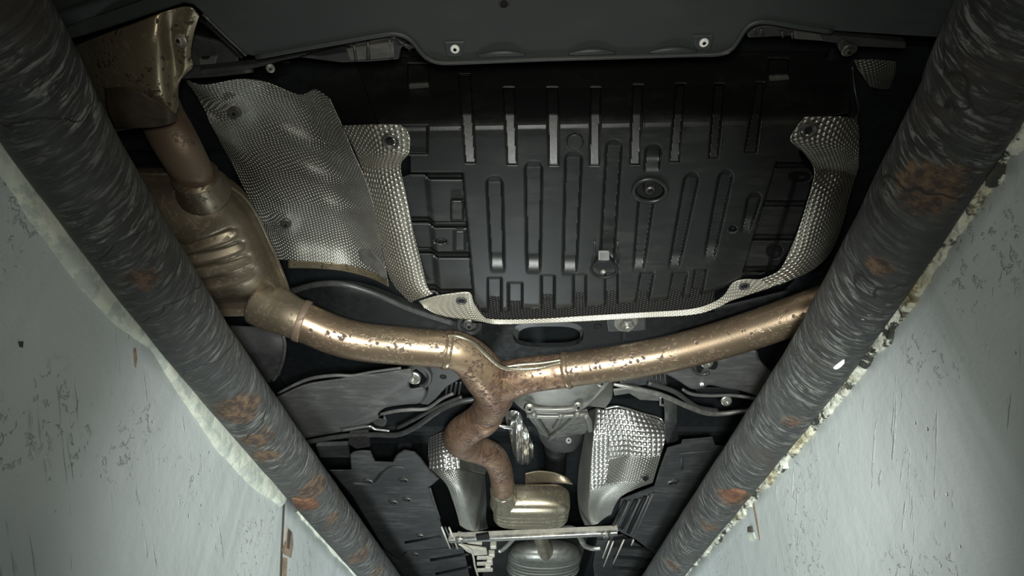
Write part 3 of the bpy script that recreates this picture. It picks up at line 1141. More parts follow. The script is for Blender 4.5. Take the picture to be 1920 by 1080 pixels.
sheet('torn_edge', [[(540, 489, .818), (600, 492, .812), (650, 497, .812), (700, 512, .79), (726, 525, .745)],
                    [(540, 503, .815), (600, 504, .808), (650, 510, .806), (695, 522, .788), (728, 538, .745)]], STEEL_TAIL, ms, n=8, solid=0.002)
plate('patch_plate', [(672, 474), (682, 469), (696, 472), (712, 488), (724, 508), (727, 524), (715, 520), (700, 504), (676, 490)], 0.735, CAST, ms, thick=0.002, hf=lambda x, y: .785 - (x - 672) * .0009)

# ------------------------------------------------------------------ exhaust
ex = empty('exhaust_system', P(900, 700, 0.66), 'heat-browned steel exhaust with box muffler, forked pipe and front resonators', 'exhaust')
MX0, MX1, MY0, MY1 = -0.80, -0.418, 0.655, 1.003
MF, MB_, MT = 0.742, 0.664, 0.812        # flange, bottom and top heights


def dome(name, sgn, H, n, mat, inset, ribs=None, res=64, ny_=0):
    verts, faces = [], []
    cx, cy = (MX0 + MX1) / 2, (MY0 + MY1) / 2
    ax, ay = (MX1 - MX0) / 2 - inset, (MY1 - MY0) / 2 - inset
    for j in range(res + 1):
        v = -1 + 2 * j / res
        v = math.copysign(abs(math.sin(v * math.pi / 2)) ** 0.8, v)
        for i in range(res + 1):
            u = -1 + 2 * i / res
            u = math.copysign(abs(math.sin(u * math.pi / 2)) ** 0.8, u)
            # rounded-rectangle plan
            pu, pv = u, v
            k = 5.0
            mx = max(abs(u), abs(v))
            nr = (abs(u) ** k + abs(v) ** k) ** (1 / k)
            if nr > 1e-6:
                f = mx / nr
                pu, pv = u * f, v * f
            e = min(1.0, mx)
            g_ = (1 - e ** n) ** (1 / n) if e < 1 else 0.0
            x, y = cx + pu * ax, cy + pv * ay
            h = H * g_
            if ribs:
                h += ribs(u, v, pu, pv)
            verts.append((x, y, CZ + MF + sgn * h))
    w = res + 1
    for j in range(res):
        for i in range(res):
            a = j * w + i
            q = (a, a + 1, a + w + 1, a + w)
            faces.append(q if sgn > 0 else q[::-1])
    return mk(name, verts, faces, mat, mf, True)




def muff_ribs(u, v, pu, pv):
    d = 0.0
    e = max(abs(u), abs(v))
    a = sst(0.99, 0.86, abs(u))
    for c in (-0.57, -0.38, -0.19, 0.0):
        d -= 0.014 * math.exp(-((v - c) / 0.052) ** 2) * a
    d += 0.004 * sst(-0.9, -0.75, v) * sst(-0.6, -0.68, v) * sst(0.9, 0.7, abs(u))
    d -= 0.052 * sst(0.02, 0.95, v) * sst(1.0, 0.93, e)
    return d


# the muffler's flange is the part that carries the two pressed halves
fl_pts = []
cx_, cy_ = (MX0 + MX1) / 2, (MY0 + MY1) / 2
ax_, ay_ = (MX1 - MX0) / 2 + 0.004, (MY1 - MY0) / 2 + 0.004
for i in range(64):
    a = 2 * math.pi * i / 64
    k = 5.0
    r = (abs(math.cos(a)) ** k + abs(math.sin(a)) ** k) ** (-1 / k)
    fl_pts.append(Vector((cx_ + ax_ * r * math.cos(a), cy_ + ay_ * r * math.sin(a), CZ + MF)))
nfl = 64
vv = [p + Vector((0, 0, -0.002)) for p in fl_pts] + [p + Vector((0, 0, 0.002)) for p in fl_pts]
ff = [tuple(range(nfl - 1, -1, -1)), tuple(range(nfl, 2 * nfl))] + [(i, (i + 1) % nfl, nfl + (i + 1) % nfl, nfl + i) for i in range(nfl)]
mf = mk('muffler', vv, ff, STEEL_TAN, ex, False, bevel=0.0012, label='tan box muffler with pressed ribs')
dome('lower_shell', -1, MF - MB_, 2.6, STEEL_TAN, 0.006, muff_ribs, 90)
dome('upper_shell', 1, MT - MF, 3.0, STEEL_TAN, 0.006, None, 48)
tube_w('rolled_seam', [(p, 0.0032) for p in fl_pts] + [(fl_pts[0], 0.0032)], RESON, mf, seg=8, n=1, caps=False)

# tail pipe, flattened, from the muffler up to the bumper shroud
tube('tail_pipe', [(296, 200, .770, .035), (306, 225, .752, .035), (328, 265, .722, .035), (354, 312, .712, .033), (374, 345, .712, .028)], STEEL_BROWN, ex, seg=28, n=8, flat=0.8)
tube('pipe_collar', [(366, 330, .708, .033), (375, 347, .712, .0335), (382, 358, .718, .040)], STEEL_TAN, ex, seg=28, n=6)
# muffler neck and pipe to the fork
tube('muffler_neck', [(490, 566, .722, .046), (520, 582, .706, .043), (546, 594, .692, .038), (566, 602, .688, .0372)], STEEL_TAN, ex, seg=28, n=6)
tube('weld_bead', [(561, 600, .689, .0395), (567, 602, .688, .0400), (573, 604, .687, .0395)], STEEL_BROWN, ex, seg=28, n=3)
tube('connecting_pipe', [(560, 599, .690, .036), (590, 613, .683, .0365), (630, 629, .676, .0365), (680, 641, .672, .0362), (760, 649, .669, .036), (840, 655, .667, .036)], STEEL_PIPE, ex, seg=32, n=8)
tube('clamp_ridge', [(832, 654, .667, .0375), (838, 655, .667, .039), (845, 656, .667, .0375)], STEEL_PIPE, ex, seg=32, n=3)
# the pressed fork: two arms meeting in a stem
fk = tube('fork', [(838, 655, .667, .037), (862, 660, .666, .0375), (888, 678, .664, .040), (912, 708, .662, .044), (928, 735, .664, .042), (918, 765, .67, .037), (900, 786, .674, .035)], STEEL_FORK, ex, seg=32, n=8, label='rust-spotted pressed fork joining the pipes')
tube('fork_arm', [(905, 722, .666, .043), (945, 715, .664, .041), (985, 704, .663, .0365), (1030, 698, .664, .035), (1066, 694, .666, .0345)], STEEL_FORK, fk, seg=32, n=8)
tube('fork_seam', [(840, 630, .655, .003), (862, 632, .652, .0035), (890, 645, .648, .004), (915, 668, .646, .004), (940, 688, .648, .004), (970, 692, .650, .004), (1010, 690, .652, .0035), (1052, 680, .655, .003)], RESON, fk, seg=10, n=8)
tube('fork_seam', [(938, 690, .655, .003), (975, 684, .660, .004), (1015, 681, .660, .0035), (1052, 675, .662, .003)], RESON, fk, seg=10, n=6)
tube('clamp_ridge', [(1058, 695, .666, .0360), (1063, 694, .666, .038), (1069, 693, .666, .0360)], STEEL_PIPE, ex, seg=32, n=3)
tube('right_pipe', [(1060, 694, .666, .0345), (1120, 686, .668, .0348), (1190, 676, .669, .035), (1260, 662, .669, .035), (1340, 641, .668, .035), (1420, 616, .667, .035), (1500, 588, .667, .035), (1580, 560, .668, .035), (1660, 530, .67, .035)], STEEL_PIPE, ex, seg=32, n=8)
# stem to the first resonator
tube('clamp_ridge', [(914, 776, .671, .0375), (907, 784, .673, .039), (900, 792, .675, .0375)], STEEL_RUST, ex, seg=28, n=3)
tube('stem_pipe', [(908, 782, .673, .0365), (886, 798, .676, .038), (866, 812, .682, .039), (862, 826, .698, .039), (880, 838, .715, .037), (905, 846, .725, .036), (926, 858, .728, .035), (938, 882, .728, .0345), (942, 908, .728, .034), (944, 930, .728, .034)], STEEL_RUST, ex, seg=28, n=8, label='rusty bent stem pipe')
tube('pipe_seam', [(862, 848, .70, .0025), (892, 858, .704, .003), (916, 868, .707, .003), (928, 880, .709, .003), (933, 905, .709, .003), (934, 926, .709, .0025)], STEEL_RUST, ex, seg=8, n=6)


def pod(name, c, sx, sy, sz, mat, parent, n=3.0, ribs=None, seg=48, rings=32, label=None):
    """rounded can lying along Y: superellipse section, domed ends"""
    verts, faces = [], []
    for j in range(rings + 1):
        t = -1 + 2 * j / rings
        t = math.copysign(abs(math.sin(t * math.pi / 2)), t)
        k = (1 - abs(t) ** 7) ** (1 / 2.4) if abs(t) < 1 else 0.0
        for i in range(seg):
            a = 2 * math.pi * i / seg
            ca, sa = math.cos(a), math.sin(a)
            r = (abs(ca) ** n + abs(sa) ** n) ** (-1 / n)
            f = k * (1 + (ribs(t) if ribs else 0))
            verts.append((c[0] + sx * r * ca * f, c[1] + sy * t, c[2] + sz * r * sa * f))
    for j in range(rings):
        for i in range(seg):
            q = (j * seg + i, j * seg + (i + 1) % seg, (j + 1) * seg + (i + 1) % seg, (j + 1) * seg + i)
            faces.append(q)
    return mk(name, verts, faces, mat, parent, True, label=label)


def can_ribs(t):
    return sum(-0.05 * math.exp(-((t - c) / 0.07) ** 2) for c in (-0.30, 0.0, 0.30, 0.6))


c1 = P(996, 940, .735)
rs = pod('resonator', (c1.x, c1.y + 0.045, c1.z - 0.002), 0.122, 0.105, 0.047, RESON, ex, 4.2, can_ribs, rings=64, label='flattened tan resonator can')
tube('pipe_collar', [(943, 916, .727, .0385), (945, 930, .728, .041), (946, 942, .729, .046)], RESON, ex, seg=28, n=5)
sheet('upper_plate', [[(985, 888, .80), (1010, 883, .81), (1040, 886, .81), (1065, 895, .80)],
                      [(985, 908, .78), (1010, 906, .785), (1040, 906, .785), (1074, 908, .775)]], STEEL_TAN, ex, n=6, solid=0.003)
tube_w('front_pipe', [(Vector((c1.x + 0.03, c1.y + 0.12, c1.z + 0.012)), 0.028), (Vector((c1.x + 0.04, c1.y + 0.35, c1.z + 0.014)), 0.028), (P(1022, 1030, .755), 0.030), (P(1022, 1040, .755), 0.036)], RESON, ex, seg=24, n=6)
c2 = P(1022, 1052, .735)
rf_ = pod('front_resonator', (c2.x, c2.y + 0.15, c2.z + 0.030), 0.150, 0.22, 0.052, FRES, ex, 2.3, lambda t: sum(-0.05 * math.exp(-((t - c) / 0.035) ** 2) for c in (-0.72, -0.58, -0.44, -0.30, -0.16)), rings=80, label='grey ribbed round front resonator')
for k, yy in enumerate((0.03, 0.07, 0.11, 0.15, 0.19)):
    kk = 0.93 + 0.014 * k
    rr_ = []
    for a in [2 * math.pi * i / 40 for i in range(41)]:
        r_ = (abs(math.cos(a)) ** 2.3 + abs(math.sin(a)) ** 2.3) ** (-1 / 2.3)
        rr_.append((Vector((c2.x + 0.151 * kk * r_ * math.cos(a), c2.y + yy, c2.z + 0.030 + 0.0525 * kk * r_ * math.sin(a))), 0.0042))
    tube_w('rib', rr_, CAST, rf_, seg=8, n=1, caps=False)
for xx in (985, 1060):
    q = P(xx, 1036, .765)
    pod('end_bulge', (q.x, q.y + 0.02, q.z), 0.030, 0.05, 0.03, FRES, rf_, 2.0, rings=16, seg=20)

# ------------------------------------------------------------------ tail pipe shroud
sh = empty('tailpipe_shroud', P(280, 130, 0.66), 'tan rust-spotted steel shroud round the tailpipe below the bumper', 'shroud')
shs = sheet('shell', [
    [(95, 108, .74), (150, 82, .705), (200, 62, .682), (250, 44, .672), (292, 28, .672), (318, 20, .682), (345, 13, .686), (362, 16, .686), (374, 30, .690)],
    [(100, 135, .74), (155, 115, .700), (205, 98, .670), (255, 85, .658), (295, 72, .660), (316, 66, .682), (334, 62, .684), (350, 62, .684), (364, 62, .690)],
    [(110, 170, .74), (160, 155, .700), (210, 142, .668), (260, 128, .655), (300, 115, .657), (322, 108, .682), (336, 104, .684), (347, 102, .684), (358, 100, .690)],
    [(125, 205, .74), (170, 192, .702), (218, 182, .670), (265, 170, .656), (303, 158, .658), (322, 148, .680), (335, 140, .686), (345, 134, .686), (361, 127, .692)],
    [(150, 235, .74), (190, 228, .705), (228, 218, .676), (270, 206, .660), (305, 194, .660), (322, 184, .672), (330, 176, .680), (334, 165, .690), (337, 150, .70)],
    [(180, 250, .74), (212, 248, .710), (240, 243, .682), (275, 238, .668), (308, 232, .664), (322, 226, .668), (328, 218, .674), (332, 208, .682), (335, 198, .69)]],
    STEEL_TAIL, sh, n=8, solid=0.0016)
put('shroud_bolt', ME_NUT, P(340, 76, .682), shs, normal=(-.3, -.4, -1), scale=0.6)
sheet('sooty_collar', [
    [(196, 166, .678), (230, 164, .655), (262, 174, .650), (290, 188, .652), (318, 205, .655), (331, 214, .67)],
    [(200, 205, .680), (232, 205, .658), (264, 210, .652), (292, 216, .652), (318, 221, .655), (331, 222, .67)],
    [(215, 240, .690), (242, 241, .668), (270, 240, .660), (296, 238, .658), (318, 233, .660), (330, 227, .674)]], SOOT, sh, n=6, solid=0.001, label='soot-blackened collar')

# ------------------------------------------------------------------ rear bumper
bp = empty('rear_bumper', P(960, 60, 0.69), 'dark grey plastic rear bumper underside with two white screw eyelets', 'bumper')
BE = [(-160, 165), (60, 96), (130, 76), (200, 55), (345, 7), (362, 10), (380, 26), (425, 70), (462, 104), (480, 107), (560, 92), (640, 78), (720, 64), (742, 63), (760, 68), (776, 80), (790, 98), (804, 110), (830, 117), (900, 115), (1000, 111), (1100, 108), (1200, 105), (1300, 102), (1345, 101), (1368, 94), (1382, 78), (1396, 56), (1412, 44), (1440, 40), (1500, 50), (1560, 59), (1700, 68), (1850, 76), (2080, 84)]
bo = plate('cover', BE + [(2080, -330), (960, -430), (-160, -330)], 0.69, BUMPER, bp, thick=0.012, bevel=0.003)
tube('edge_lip', [(x, y, .690, .0032) for x, y in BE[9:32]], BUMPER, bp, seg=10, n=4)
tube('edge_bead', [(804, 111, .686, .0012), (830, 118, .686, .0012), (900, 116, .686, .0012), (1100, 109, .686, .0012), (1340, 102, .686, .0012), (1366, 96, .686, .0012)], ARMPL, bp, seg=6, n=3)
tube('edge_lip', [(380, 26, .692, .002), (425, 70, .692, .002), (462, 104, .692, .002)], BOLTD, bp, seg=8, n=3)
put('drain_rivet', ME_SCREW, P(945, 6, .688), bp, scale=0.55)
for x, y in ((853, 92), (1320, 80)):
    pad_ = plate('screw_pad', [(x - 22, y - 14), (x - 16, y + 13), (x - 8, y + 17), (x + 8, y + 17), (x + 15, y + 12), (x + 20, y - 15)], 0.6885, BUMPER, bp, thick=0.004, bevel=0.002)
    put('screw_eyelet', ME_EYELET, P(x, y, .688), pad_, scale=0.72, label='white screw eyelet')
sheet('side_crease', [[(90, 26, .682), (140, 8, .682), (188, -8, .682), (300, -48, .682)],
                      [(98, 38, .676), (145, 18, .676), (195, 2, .676), (310, -38, .676)],
                      [(112, 56, .684), (160, 37, .684), (210, 20, .684), (330, -22, .684)]], BUMPER, bp, n=6, solid=0.004)
# wavy stiffening swages behind the lip
for x in (940, 1110, 1262):
    tube('swage', [(x - 45, 105 - (x - 940) * .02, .689, .0015), (x - 15, 100 - (x - 940) * .02, .688, .004), (x + 15, 99 - (x - 940) * .02, .688, .004), (x + 45, 103 - (x - 940) * .02, .689, .0015)], BUMPER, bp, seg=8, n=5)

# bumper bracket on the muffler side, and the one on the other side
bb = empty('bumper_bracket', P(620, 100, 0.71), 'black ribbed plastic bracket under the bumper beside the muffler shield', 'bracket')
plate('rail', [(372, 132), (470, 122), (600, 96), (738, 68), (764, 84), (752, 90), (748, 112), (700, 116), (640, 118), (560, 108), (480, 128), (375, 142)], 0.712, DGREY, bb, thick=0.014, bevel=0.002)
for (xa, ya, xb, yb) in ((690, 78, 690, 112), (730, 72, 734, 110), (664, 84, 668, 114), (742, 72, 770, 92), (745, 80, 776, 88)):
    tube('rib', [(xa, ya, .708, .0022), (xb, yb, .708, .0022)], DGREY, bb, seg=6, n=1)
plate('pad', [(572, 104), (640, 88), (660, 90), (656, 98), (604, 106)], 0.708, BLACK, bb, thick=0.006)
plate('pad', [(690, 86), (738, 78), (740, 108), (694, 112)], 0.706, ARMPL, bb, thick=0.006)
plate('pad', [(648, 92), (688, 86), (692, 112), (656, 114)], 0.707, ARMPL, bb, thick=0.006)
put('flange_nut', ME_NUT, P(507, 128, .700), bb, normal=(.3, -.3, -1), scale=0.42, label='white zinc nut')
b3 = empty('bumper_bracket', P(1500, 70, 0.71), 'black ribbed plastic bracket under the bumper away from the muffler', 'bracket')
plate('rail', [(1400, 66), (1415, 52), (1440, 47), (1560, 66), (1700, 80), (1700, 92), (1610, 88), (1540, 78), (1480, 68), (1404, 72)], 0.712, DGREY, b3, thick=0.014, bevel=0.002)
for xa in (1414, 1426, 1466, 1484):
    tube('rib', [(xa, 52 + (xa - 1414) * .12, .708, .002), (xa + 3, 64 + (xa - 1414) * .1, .708, .002)], DGREY, b3, seg=6, n=1)
plate('pad', [(1488, 58), (1540, 66), (1546, 78), (1490, 74)], 0.706, ARMPL, b3, thick=0.006)
ear_ = plate('bolt_ear', [(1572, 84), (1582, 74), (1592, 80), (1608, 86), (1606, 98), (1590, 104), (1576, 98)], 0.708, DGREY, b3, thick=0.01, smooth_n=3)
put('flange_nut', ME_DNUT, P(1590, 94, .702), ear_, scale=0.6)

# dark frame and box behind the shroud
sp_ = empty('towing_eye_box', P(400, 90, 0.76), 'black plastic recess box between the shroud and the bumper edge', 'box')
plate('box_floor', [(356, 66), (424, 82), (446, 106), (446, 120), (366, 128), (352, 110)], 0.755, DGREY, sp_, thick=0.006)
plate('box_tab', [(372, 110), (408, 104), (404, 120), (374, 124)], 0.748, ARMPL, sp_, thick=0.005)
plate('box_slot', [(376, 108), (393, 107), (392, 112), (378, 112)], 0.745, BLACK, sp_, thick=0.004)
tube('strut', [(372, 34, .73, .003), (400, 56, .72, .003), (455, 108, .71, .003)], BLACK, sp_, seg=8, n=3)
tube('lower_bar', [(336, 136, .735, .008), (400, 132, .73, .008), (470, 124, .725, .008)], DGREY, sp_, seg=10, n=4)
put('box_screw', ME_SCREW, P(396, 44, .715), sp_, scale=.4)

# trunk-floor panels on both sides of the tray
tf = empty('trunk_floor_panel', P(640, 160, 0.83), 'smooth black floor panel between the muffler shield and the bumper', 'panel')
sheet('panel', [[(330, 120, .88), (480, 118, .88), (600, 110, .90), (720, 100, .90)],
                [(340, 180, .90), (500, 180, .90), (620, 180, .88), (720, 180, .84)],
                [(400, 235, .92), (560, 235, .92), (660, 235, .86), (745, 240, .75)]], PLASTIC, tf, n=6, solid=0.004)
tf2 = empty('trunk_floor_panel', P(1640, 200, 0.82), 'smooth black floor panel beside the tabbed end of the aluminium frame', 'panel')
sheet('panel', [[(1560, 70, .86), (1640, 80, .86), (1760, 90, .86), (1900, 100, .86)],
                [(1540, 220, .86), (1640, 240, .86), (1760, 250, .86), (1900, 260, .86)],
                [(1560, 420, .88), (1600, 430, .88), (1700, 440, .88), (1800, 450, .88)],
                [(1450, 570, .88), (1520, 580, .88), (1600, 590, .88), (1700, 600, .88)]], DARK, tf2, n=6, solid=0.004)
sheet('shield_scrap', [[(1600, 114, .80), (1640, 112, .80), (1680, 116, .81)], [(1612, 135, .81), (1645, 138, .805), (1678, 140, .82)], [(1632, 165, .83), (1650, 168, .83), (1668, 168, .84)]], ALU_FINE, tf2, n=6)

# ------------------------------------------------------------------ rear axle carrier behind the exhaust
sf = empty('axle_carrier', P(1000, 640, 0.76), 'black pressed-steel axle carrier with oval opening behind the exhaust fork', 'axle carrier')


def holed_plate(name, outline, hole, h, mat, parent, thick):
    """plate with one opening: two pixel rings bridged"""
    A = [P(x, y, h) for x, y in outline]
    B = [P(x, y, h) for x, y in hole]
    n = len(A)
    up = Vector((0, 0, thick))
    verts = A + B + [v + up for v in A] + [v + up for v in B]
    f = []
    for i in range(n):
        j = (i + 1) % n
        f += [(i, n + i, n + j, j), (2 * n + i, 2 * n + j, 3 * n + j, 3 * n + i), (i, j, 2 * n + j, 2 * n + i), (n + i, 3 * n + i, 3 * n + j, n + j)]
    return mk(name, verts, f, mat, parent, False)


import_ring = [math.pi * 2 * i / 32 for i in range(32)]


def sq(cx, cy, rx, ry, k):
    out = []
    for a in import_ring:
        r = (abs(math.cos(a)) ** k + abs(math.sin(a)) ** k) ** (-1 / k)
        out.append((cx + rx * r * math.cos(a), cy + ry * r * math.sin(a)))
    return out


holed_plate('cross_plate', sq(1035, 640, 200, 56, 8), sq(1028, 627, 66, 24, 3.2), 0.80, BLACK, sf, 0.012)
holed_plate('inner_wall', sq(1028, 627, 68, 26, 3.2), sq(1030, 632, 58, 20, 3.2), 0.822, DGREY, sf, 0.004)
sheet('left_member', [[(540, 540, .83), (620, 525, .80), (690, 533, .79), (760, 560, .785), (850, 596, .785), (905, 606, .785)],
                      [(545, 570, .82), (620, 555, .775), (690, 562, .765), (760, 585, .765), (850, 615, .768), (905, 628, .77)],
                      [(550, 640, .80), (620, 640, .765), (690, 645, .76), (760, 655, .76), (850, 665, .765), (905, 680, .77)]], BLACK, sf, n=8, solid=0.004)
tube('member_rim', [(540, 548, .81, .006), (590, 534, .785, .006), (640, 533, .772, .006), (700, 550, .768, .006), (770, 580, .766, .006), (850, 606, .768, .006)], DGREY, sf, seg=10, n=6)
sheet('right_member', [[(1165, 596, .785), (1250, 590, .785), (1350, 575, .785), (1480, 545, .80)],
                       [(1165, 640, .77), (1250, 640, .77), (1350, 640, .775), (1480, 640, .80)]], BLACK, sf, n=6, solid=0.004)
mpd = plate('mount_pad', [(1136, 600), (1212, 596), (1212, 620), (1196, 622), (1140, 624)], 0.762, DGREY, sf, thick=0.045, bevel=0.004)
put('mount_bolt', ME_BIGNUT, P(1174, 603, .752), mpd, normal=(0, -.3, -1), scale=1.15, label='bare metal mount bolt')
put('mount_bolt', ME_DNUT, P(880, 608, .762), sf, normal=(0, -.3, -1), scale=1.0)
ring = [(P(880 + 20 * math.cos(a), 608 + 17 * math.sin(a), 0.757), 0.005) for a in import_ring + [0]]
tube_w('mount_bush', ring, RUBBER, sf, seg=10, n=1, caps=False)
for x, y in ((933, 622), (1121, 613), (1174, 655)):
    put('locating_hole', lathe_mesh('hole', [(0.0095, -0.002, 0), (0.0095, 0.0016, 0), (0.007, 0.0016, 0), (0.0065, 0.0, 0)], [BLACK], 16), P(x, y, .7995), sf)

# ------------------------------------------------------------------ wheel-side of the muffler: tyre flank glimpsed behind the arm
ty = empty('tyre_flank', P(500, 680, 0.80), 'black tyre flank glimpsed between the muffler and the suspension arm', 'tyre')
sheet('sidewall', [[(430, 610, .80), (470, 612, .80), (505, 612, .80), (528, 615, .80)],
                   [(440, 660, .76), (480, 662, .76), (512, 662, .76), (535, 660, .765)],
                   [(450, 720, .74), (480, 722, .74), (505, 718, .74), (525, 705, .75)]], RUBBER, ty, n=8, solid=0.006)
tube('rim_ridge', [(526, 612, .785, .004), (534, 645, .758, .004), (528, 685, .742, .004), (512, 714, .735, .004)], DGREY, ty, seg=8, n=6)

# ------------------------------------------------------------------ suspension arms with plastic covers
la = empty('suspension_arm', P(690, 750, 0.71), 'scuffed grey-black plastic-covered suspension arm on the muffler side', 'suspension arm')
A_OUT = [(470, 775), (500, 752), (525, 740), (569, 720), (610, 712), (639, 708), (669, 701), (697, 700), (751, 692), (772, 691), (775, 706), (768, 718), (772, 727), (790, 724), (800, 731), (797, 745), (786, 756), (765, 758), (740, 761), (722, 765), (711, 774), (712, 779), (722, 781), (700, 791), (672, 802), (648, 808), (610, 815), (574, 822), (500, 842)]


def arm_h(x, y):
    c = 757 - (x - 500) * 0.14
    return 0.716 + 0.010 * ((y - c) / 50) ** 2 * 0.5 + (x - 700) * -0.00004


def domed_plate(name, outline, mat, parent, hf, thick=0.006, drop=0.014, rim=10, label=None, sm=3):
    """moulded cover: outline ring, then an inset ring dropped towards the viewer, then the flat"""
    pts = [tuple(q) for q in spline([tuple(p) for p in outline], sm, True)] if sm else list(outline)
    n = len(pts)
    ar = sum(pts[i][0] * pts[(i + 1) % n][1] - pts[(i + 1) % n][0] * pts[i][1] for i in range(n))
    sg = 1 if ar > 0 else -1
    def inset(r, amt):
        out = []
        for i in range(n):
            a, b = r[i - 1], r[(i + 1) % n]
            tx, ty_ = b[0] - a[0], b[1] - a[1]
            L = math.hypot(tx, ty_) or 1
            out.append((r[i][0] - sg * ty_ / L * amt, r[i][1] + sg * tx / L * amt))
        return out
    r1 = inset(pts, rim * 0.35)
    r2 = inset(pts, rim)
    rows = [[P(x, y, hf(x, y) + thick + drop) for x, y in pts], [P(x, y, hf(x, y) + drop) for x, y in pts],
            [P(x, y, hf(x, y) + drop * 0.25) for x, y in r1], [P(x, y, hf(x, y)) for x, y in r2]]
    verts = [v for r in rows for v in r]
    f = []
    for k in range(3):
        for i in range(n):
            j = (i + 1) % n
            q = (k * n + i, k * n + j, (k + 1) * n + j, (k + 1) * n + i)
            f.append(q if sg > 0 else q[::-1])
    cap = tuple(3 * n + i for i in range(n))
    f.append(cap if sg > 0 else cap[::-1])
    o = mk(name, verts, f, mat, parent, True, label=label)
    es = o.modifiers.new('es', 'EDGE_SPLIT')
    es.split_angle = math.radians(40)
    return o


lcv = domed_plate('arm_cover', A_OUT, ARMPL, la, arm_h, rim=5)
web_ = plate('arm_web', [(775, 690), (790, 684), (830, 683), (861, 684), (882, 700), (862, 712), (838, 726), (818, 748), (803, 760), (786, 758), (797, 745), (802, 731), (800, 712), (790, 700)], 0.728, DGREY, la, thick=0.012, bevel=0.003)
for t, (x, y) in enumerate(((831, 707), (836, 696))[:1]):
    put('locating_hole', bpy.data.meshes['hole'], P(x, y, .727), web_, scale=0.8)
ring = [(P(785 + 21 * math.cos(a), 706 + 20 * math.sin(a), 0.724), 0.006) for a in import_ring[18:] + import_ring[:8]]
tube_w('bush_rim', ring, DGREY, la, seg=10, n=2)
put('arm_bolt', ME_BIGNUT, P(776, 709, .722), lcv, normal=(-.15, -.5, -1), scale=0.72)
tube('upper_flange', [(520, 738, .722, .003), (575, 712, .720, .004), (625, 704, .719, .004), (662, 704, .720, .0035), (700, 697, .720, .003), (752, 690, .720, .003)], ARMPL, la, seg=8, n=6)
tube('lower_rod', [(714, 777, .728, .004), (740, 771, .728, .0045), (770, 768, .728, .0045), (800, 766, .73, .004), (828, 748, .735, .004), (850, 738, .74, .004)], ARMPL, la, seg=10, n=6)
tube('lower_rod', [(640, 808, .722, .005), (690, 800, .722, .005), (704, 805, .722, .0045), (730, 808, .724, .0045)], SILVER, la, seg=8, n=5, flat=.5)
plate('cable_clip', [(700, 786), (722, 784), (724, 794), (718, 800), (702, 796)], 0.726, BOLTD, la, thick=.008, smooth_n=3)
for x in (840, 848, 856, 864):
    tube('bellows_rib', [(x, 716, .76, .003), (x - 2, 728, .755, .003), (x - 4, 740, .755, .003)], DGREY, la, seg=8, n=3)

ra = empty('suspension_arm', P(1340, 710, 0.72), 'black plastic-covered suspension arm under the long bare pipe', 'suspension arm')
R_OUT = [(1240, 695), (1262, 672), (1300, 655), (1345, 655), (1392, 655), (1418, 656), (1424, 672), (1440, 690), (1475, 720), (1450, 750), (1418, 742), (1390, 733), (1356, 727), (1330, 722), (1318, 728), (1302, 730), (1290, 726), (1275, 716), (1258, 706)]
rcv = domed_plate('arm_cover', R_OUT, ARMPL, ra, lambda x, y: 0.727 + (x - 1300) * .00002, rim=5)
ring = [(P(1317 + 22 * math.cos(a), 682 + 20 * math.sin(a), 0.722), 0.004) for a in import_ring[5:21]]
tube_w('bush_rim', ring, DGREY, ra, seg=10, n=2)
plate('bush_pocket', [(1304, 676), (1314, 668), (1340, 674), (1346, 686), (1338, 694), (1322, 690), (1313, 700), (1306, 694)], 0.7235, BLACK, ra, thick=0.004, smooth_n=3)
put('arm_bolt', ME_BIGNUT, P(1326, 679, .721), rcv, normal=(.15, -.5, -1), scale=0.66)
put('clip_stud', ME_EYELET, P(1316, 721, .724), rcv, scale=.6)
tube('lower_rod', [(1280, 730, .735, .0035), (1298, 739, .735, .004), (1330, 742, .735, .004), (1380, 742, .735, .004), (1440, 752, .735, .004)], ARMPL, ra, seg=10, n=6)
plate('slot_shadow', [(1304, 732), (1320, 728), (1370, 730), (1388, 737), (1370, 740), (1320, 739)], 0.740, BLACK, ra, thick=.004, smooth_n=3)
tube('stabiliser_rod', [(1150, 720, .75, .004), (1186, 727, .745, .0055), (1239, 740, .742, .006), (1285, 760, .742, .0065), (1320, 773, .742, .0065), (1352, 776, .745, .006), (1400, 770, .75, .006), (1470, 765, .75, .006)], BOLTM, ra, seg=12, n=6, label='bare metal rod')
tube('link_rod', [(1215, 718, .755, .006), (1262, 733, .752, .006), (1290, 752, .75, .006), (1310, 764, .75, .006), (1345, 770, .752, .006)], DGREY, ra, seg=12, n=6)
put('link_bolt', ME_BIGNUT, P(1362, 752, .745), ra, normal=(0, -.7, -1), scale=.6)
for x in (1222, 1230, 1238, 1246):
    tube('bellows_rib', [(x, 690, .765, .003), (x + 1, 706, .762, .003), (x + 2, 722, .76, .003)], DGREY, ra, seg=8, n=3)
plate('arm_box', [(1162, 700), (1215, 694), (1250, 690), (1252, 724), (1215, 722), (1162, 730)], 0.775, DGREY, ra, thick=.02, bevel=.004)
plate('rod_shelf', [(1150, 732), (1185, 728), (1236, 742), (1236, 752), (1200, 750), (1180, 738), (1152, 742)], 0.765, CAST, ra, thick=.006)

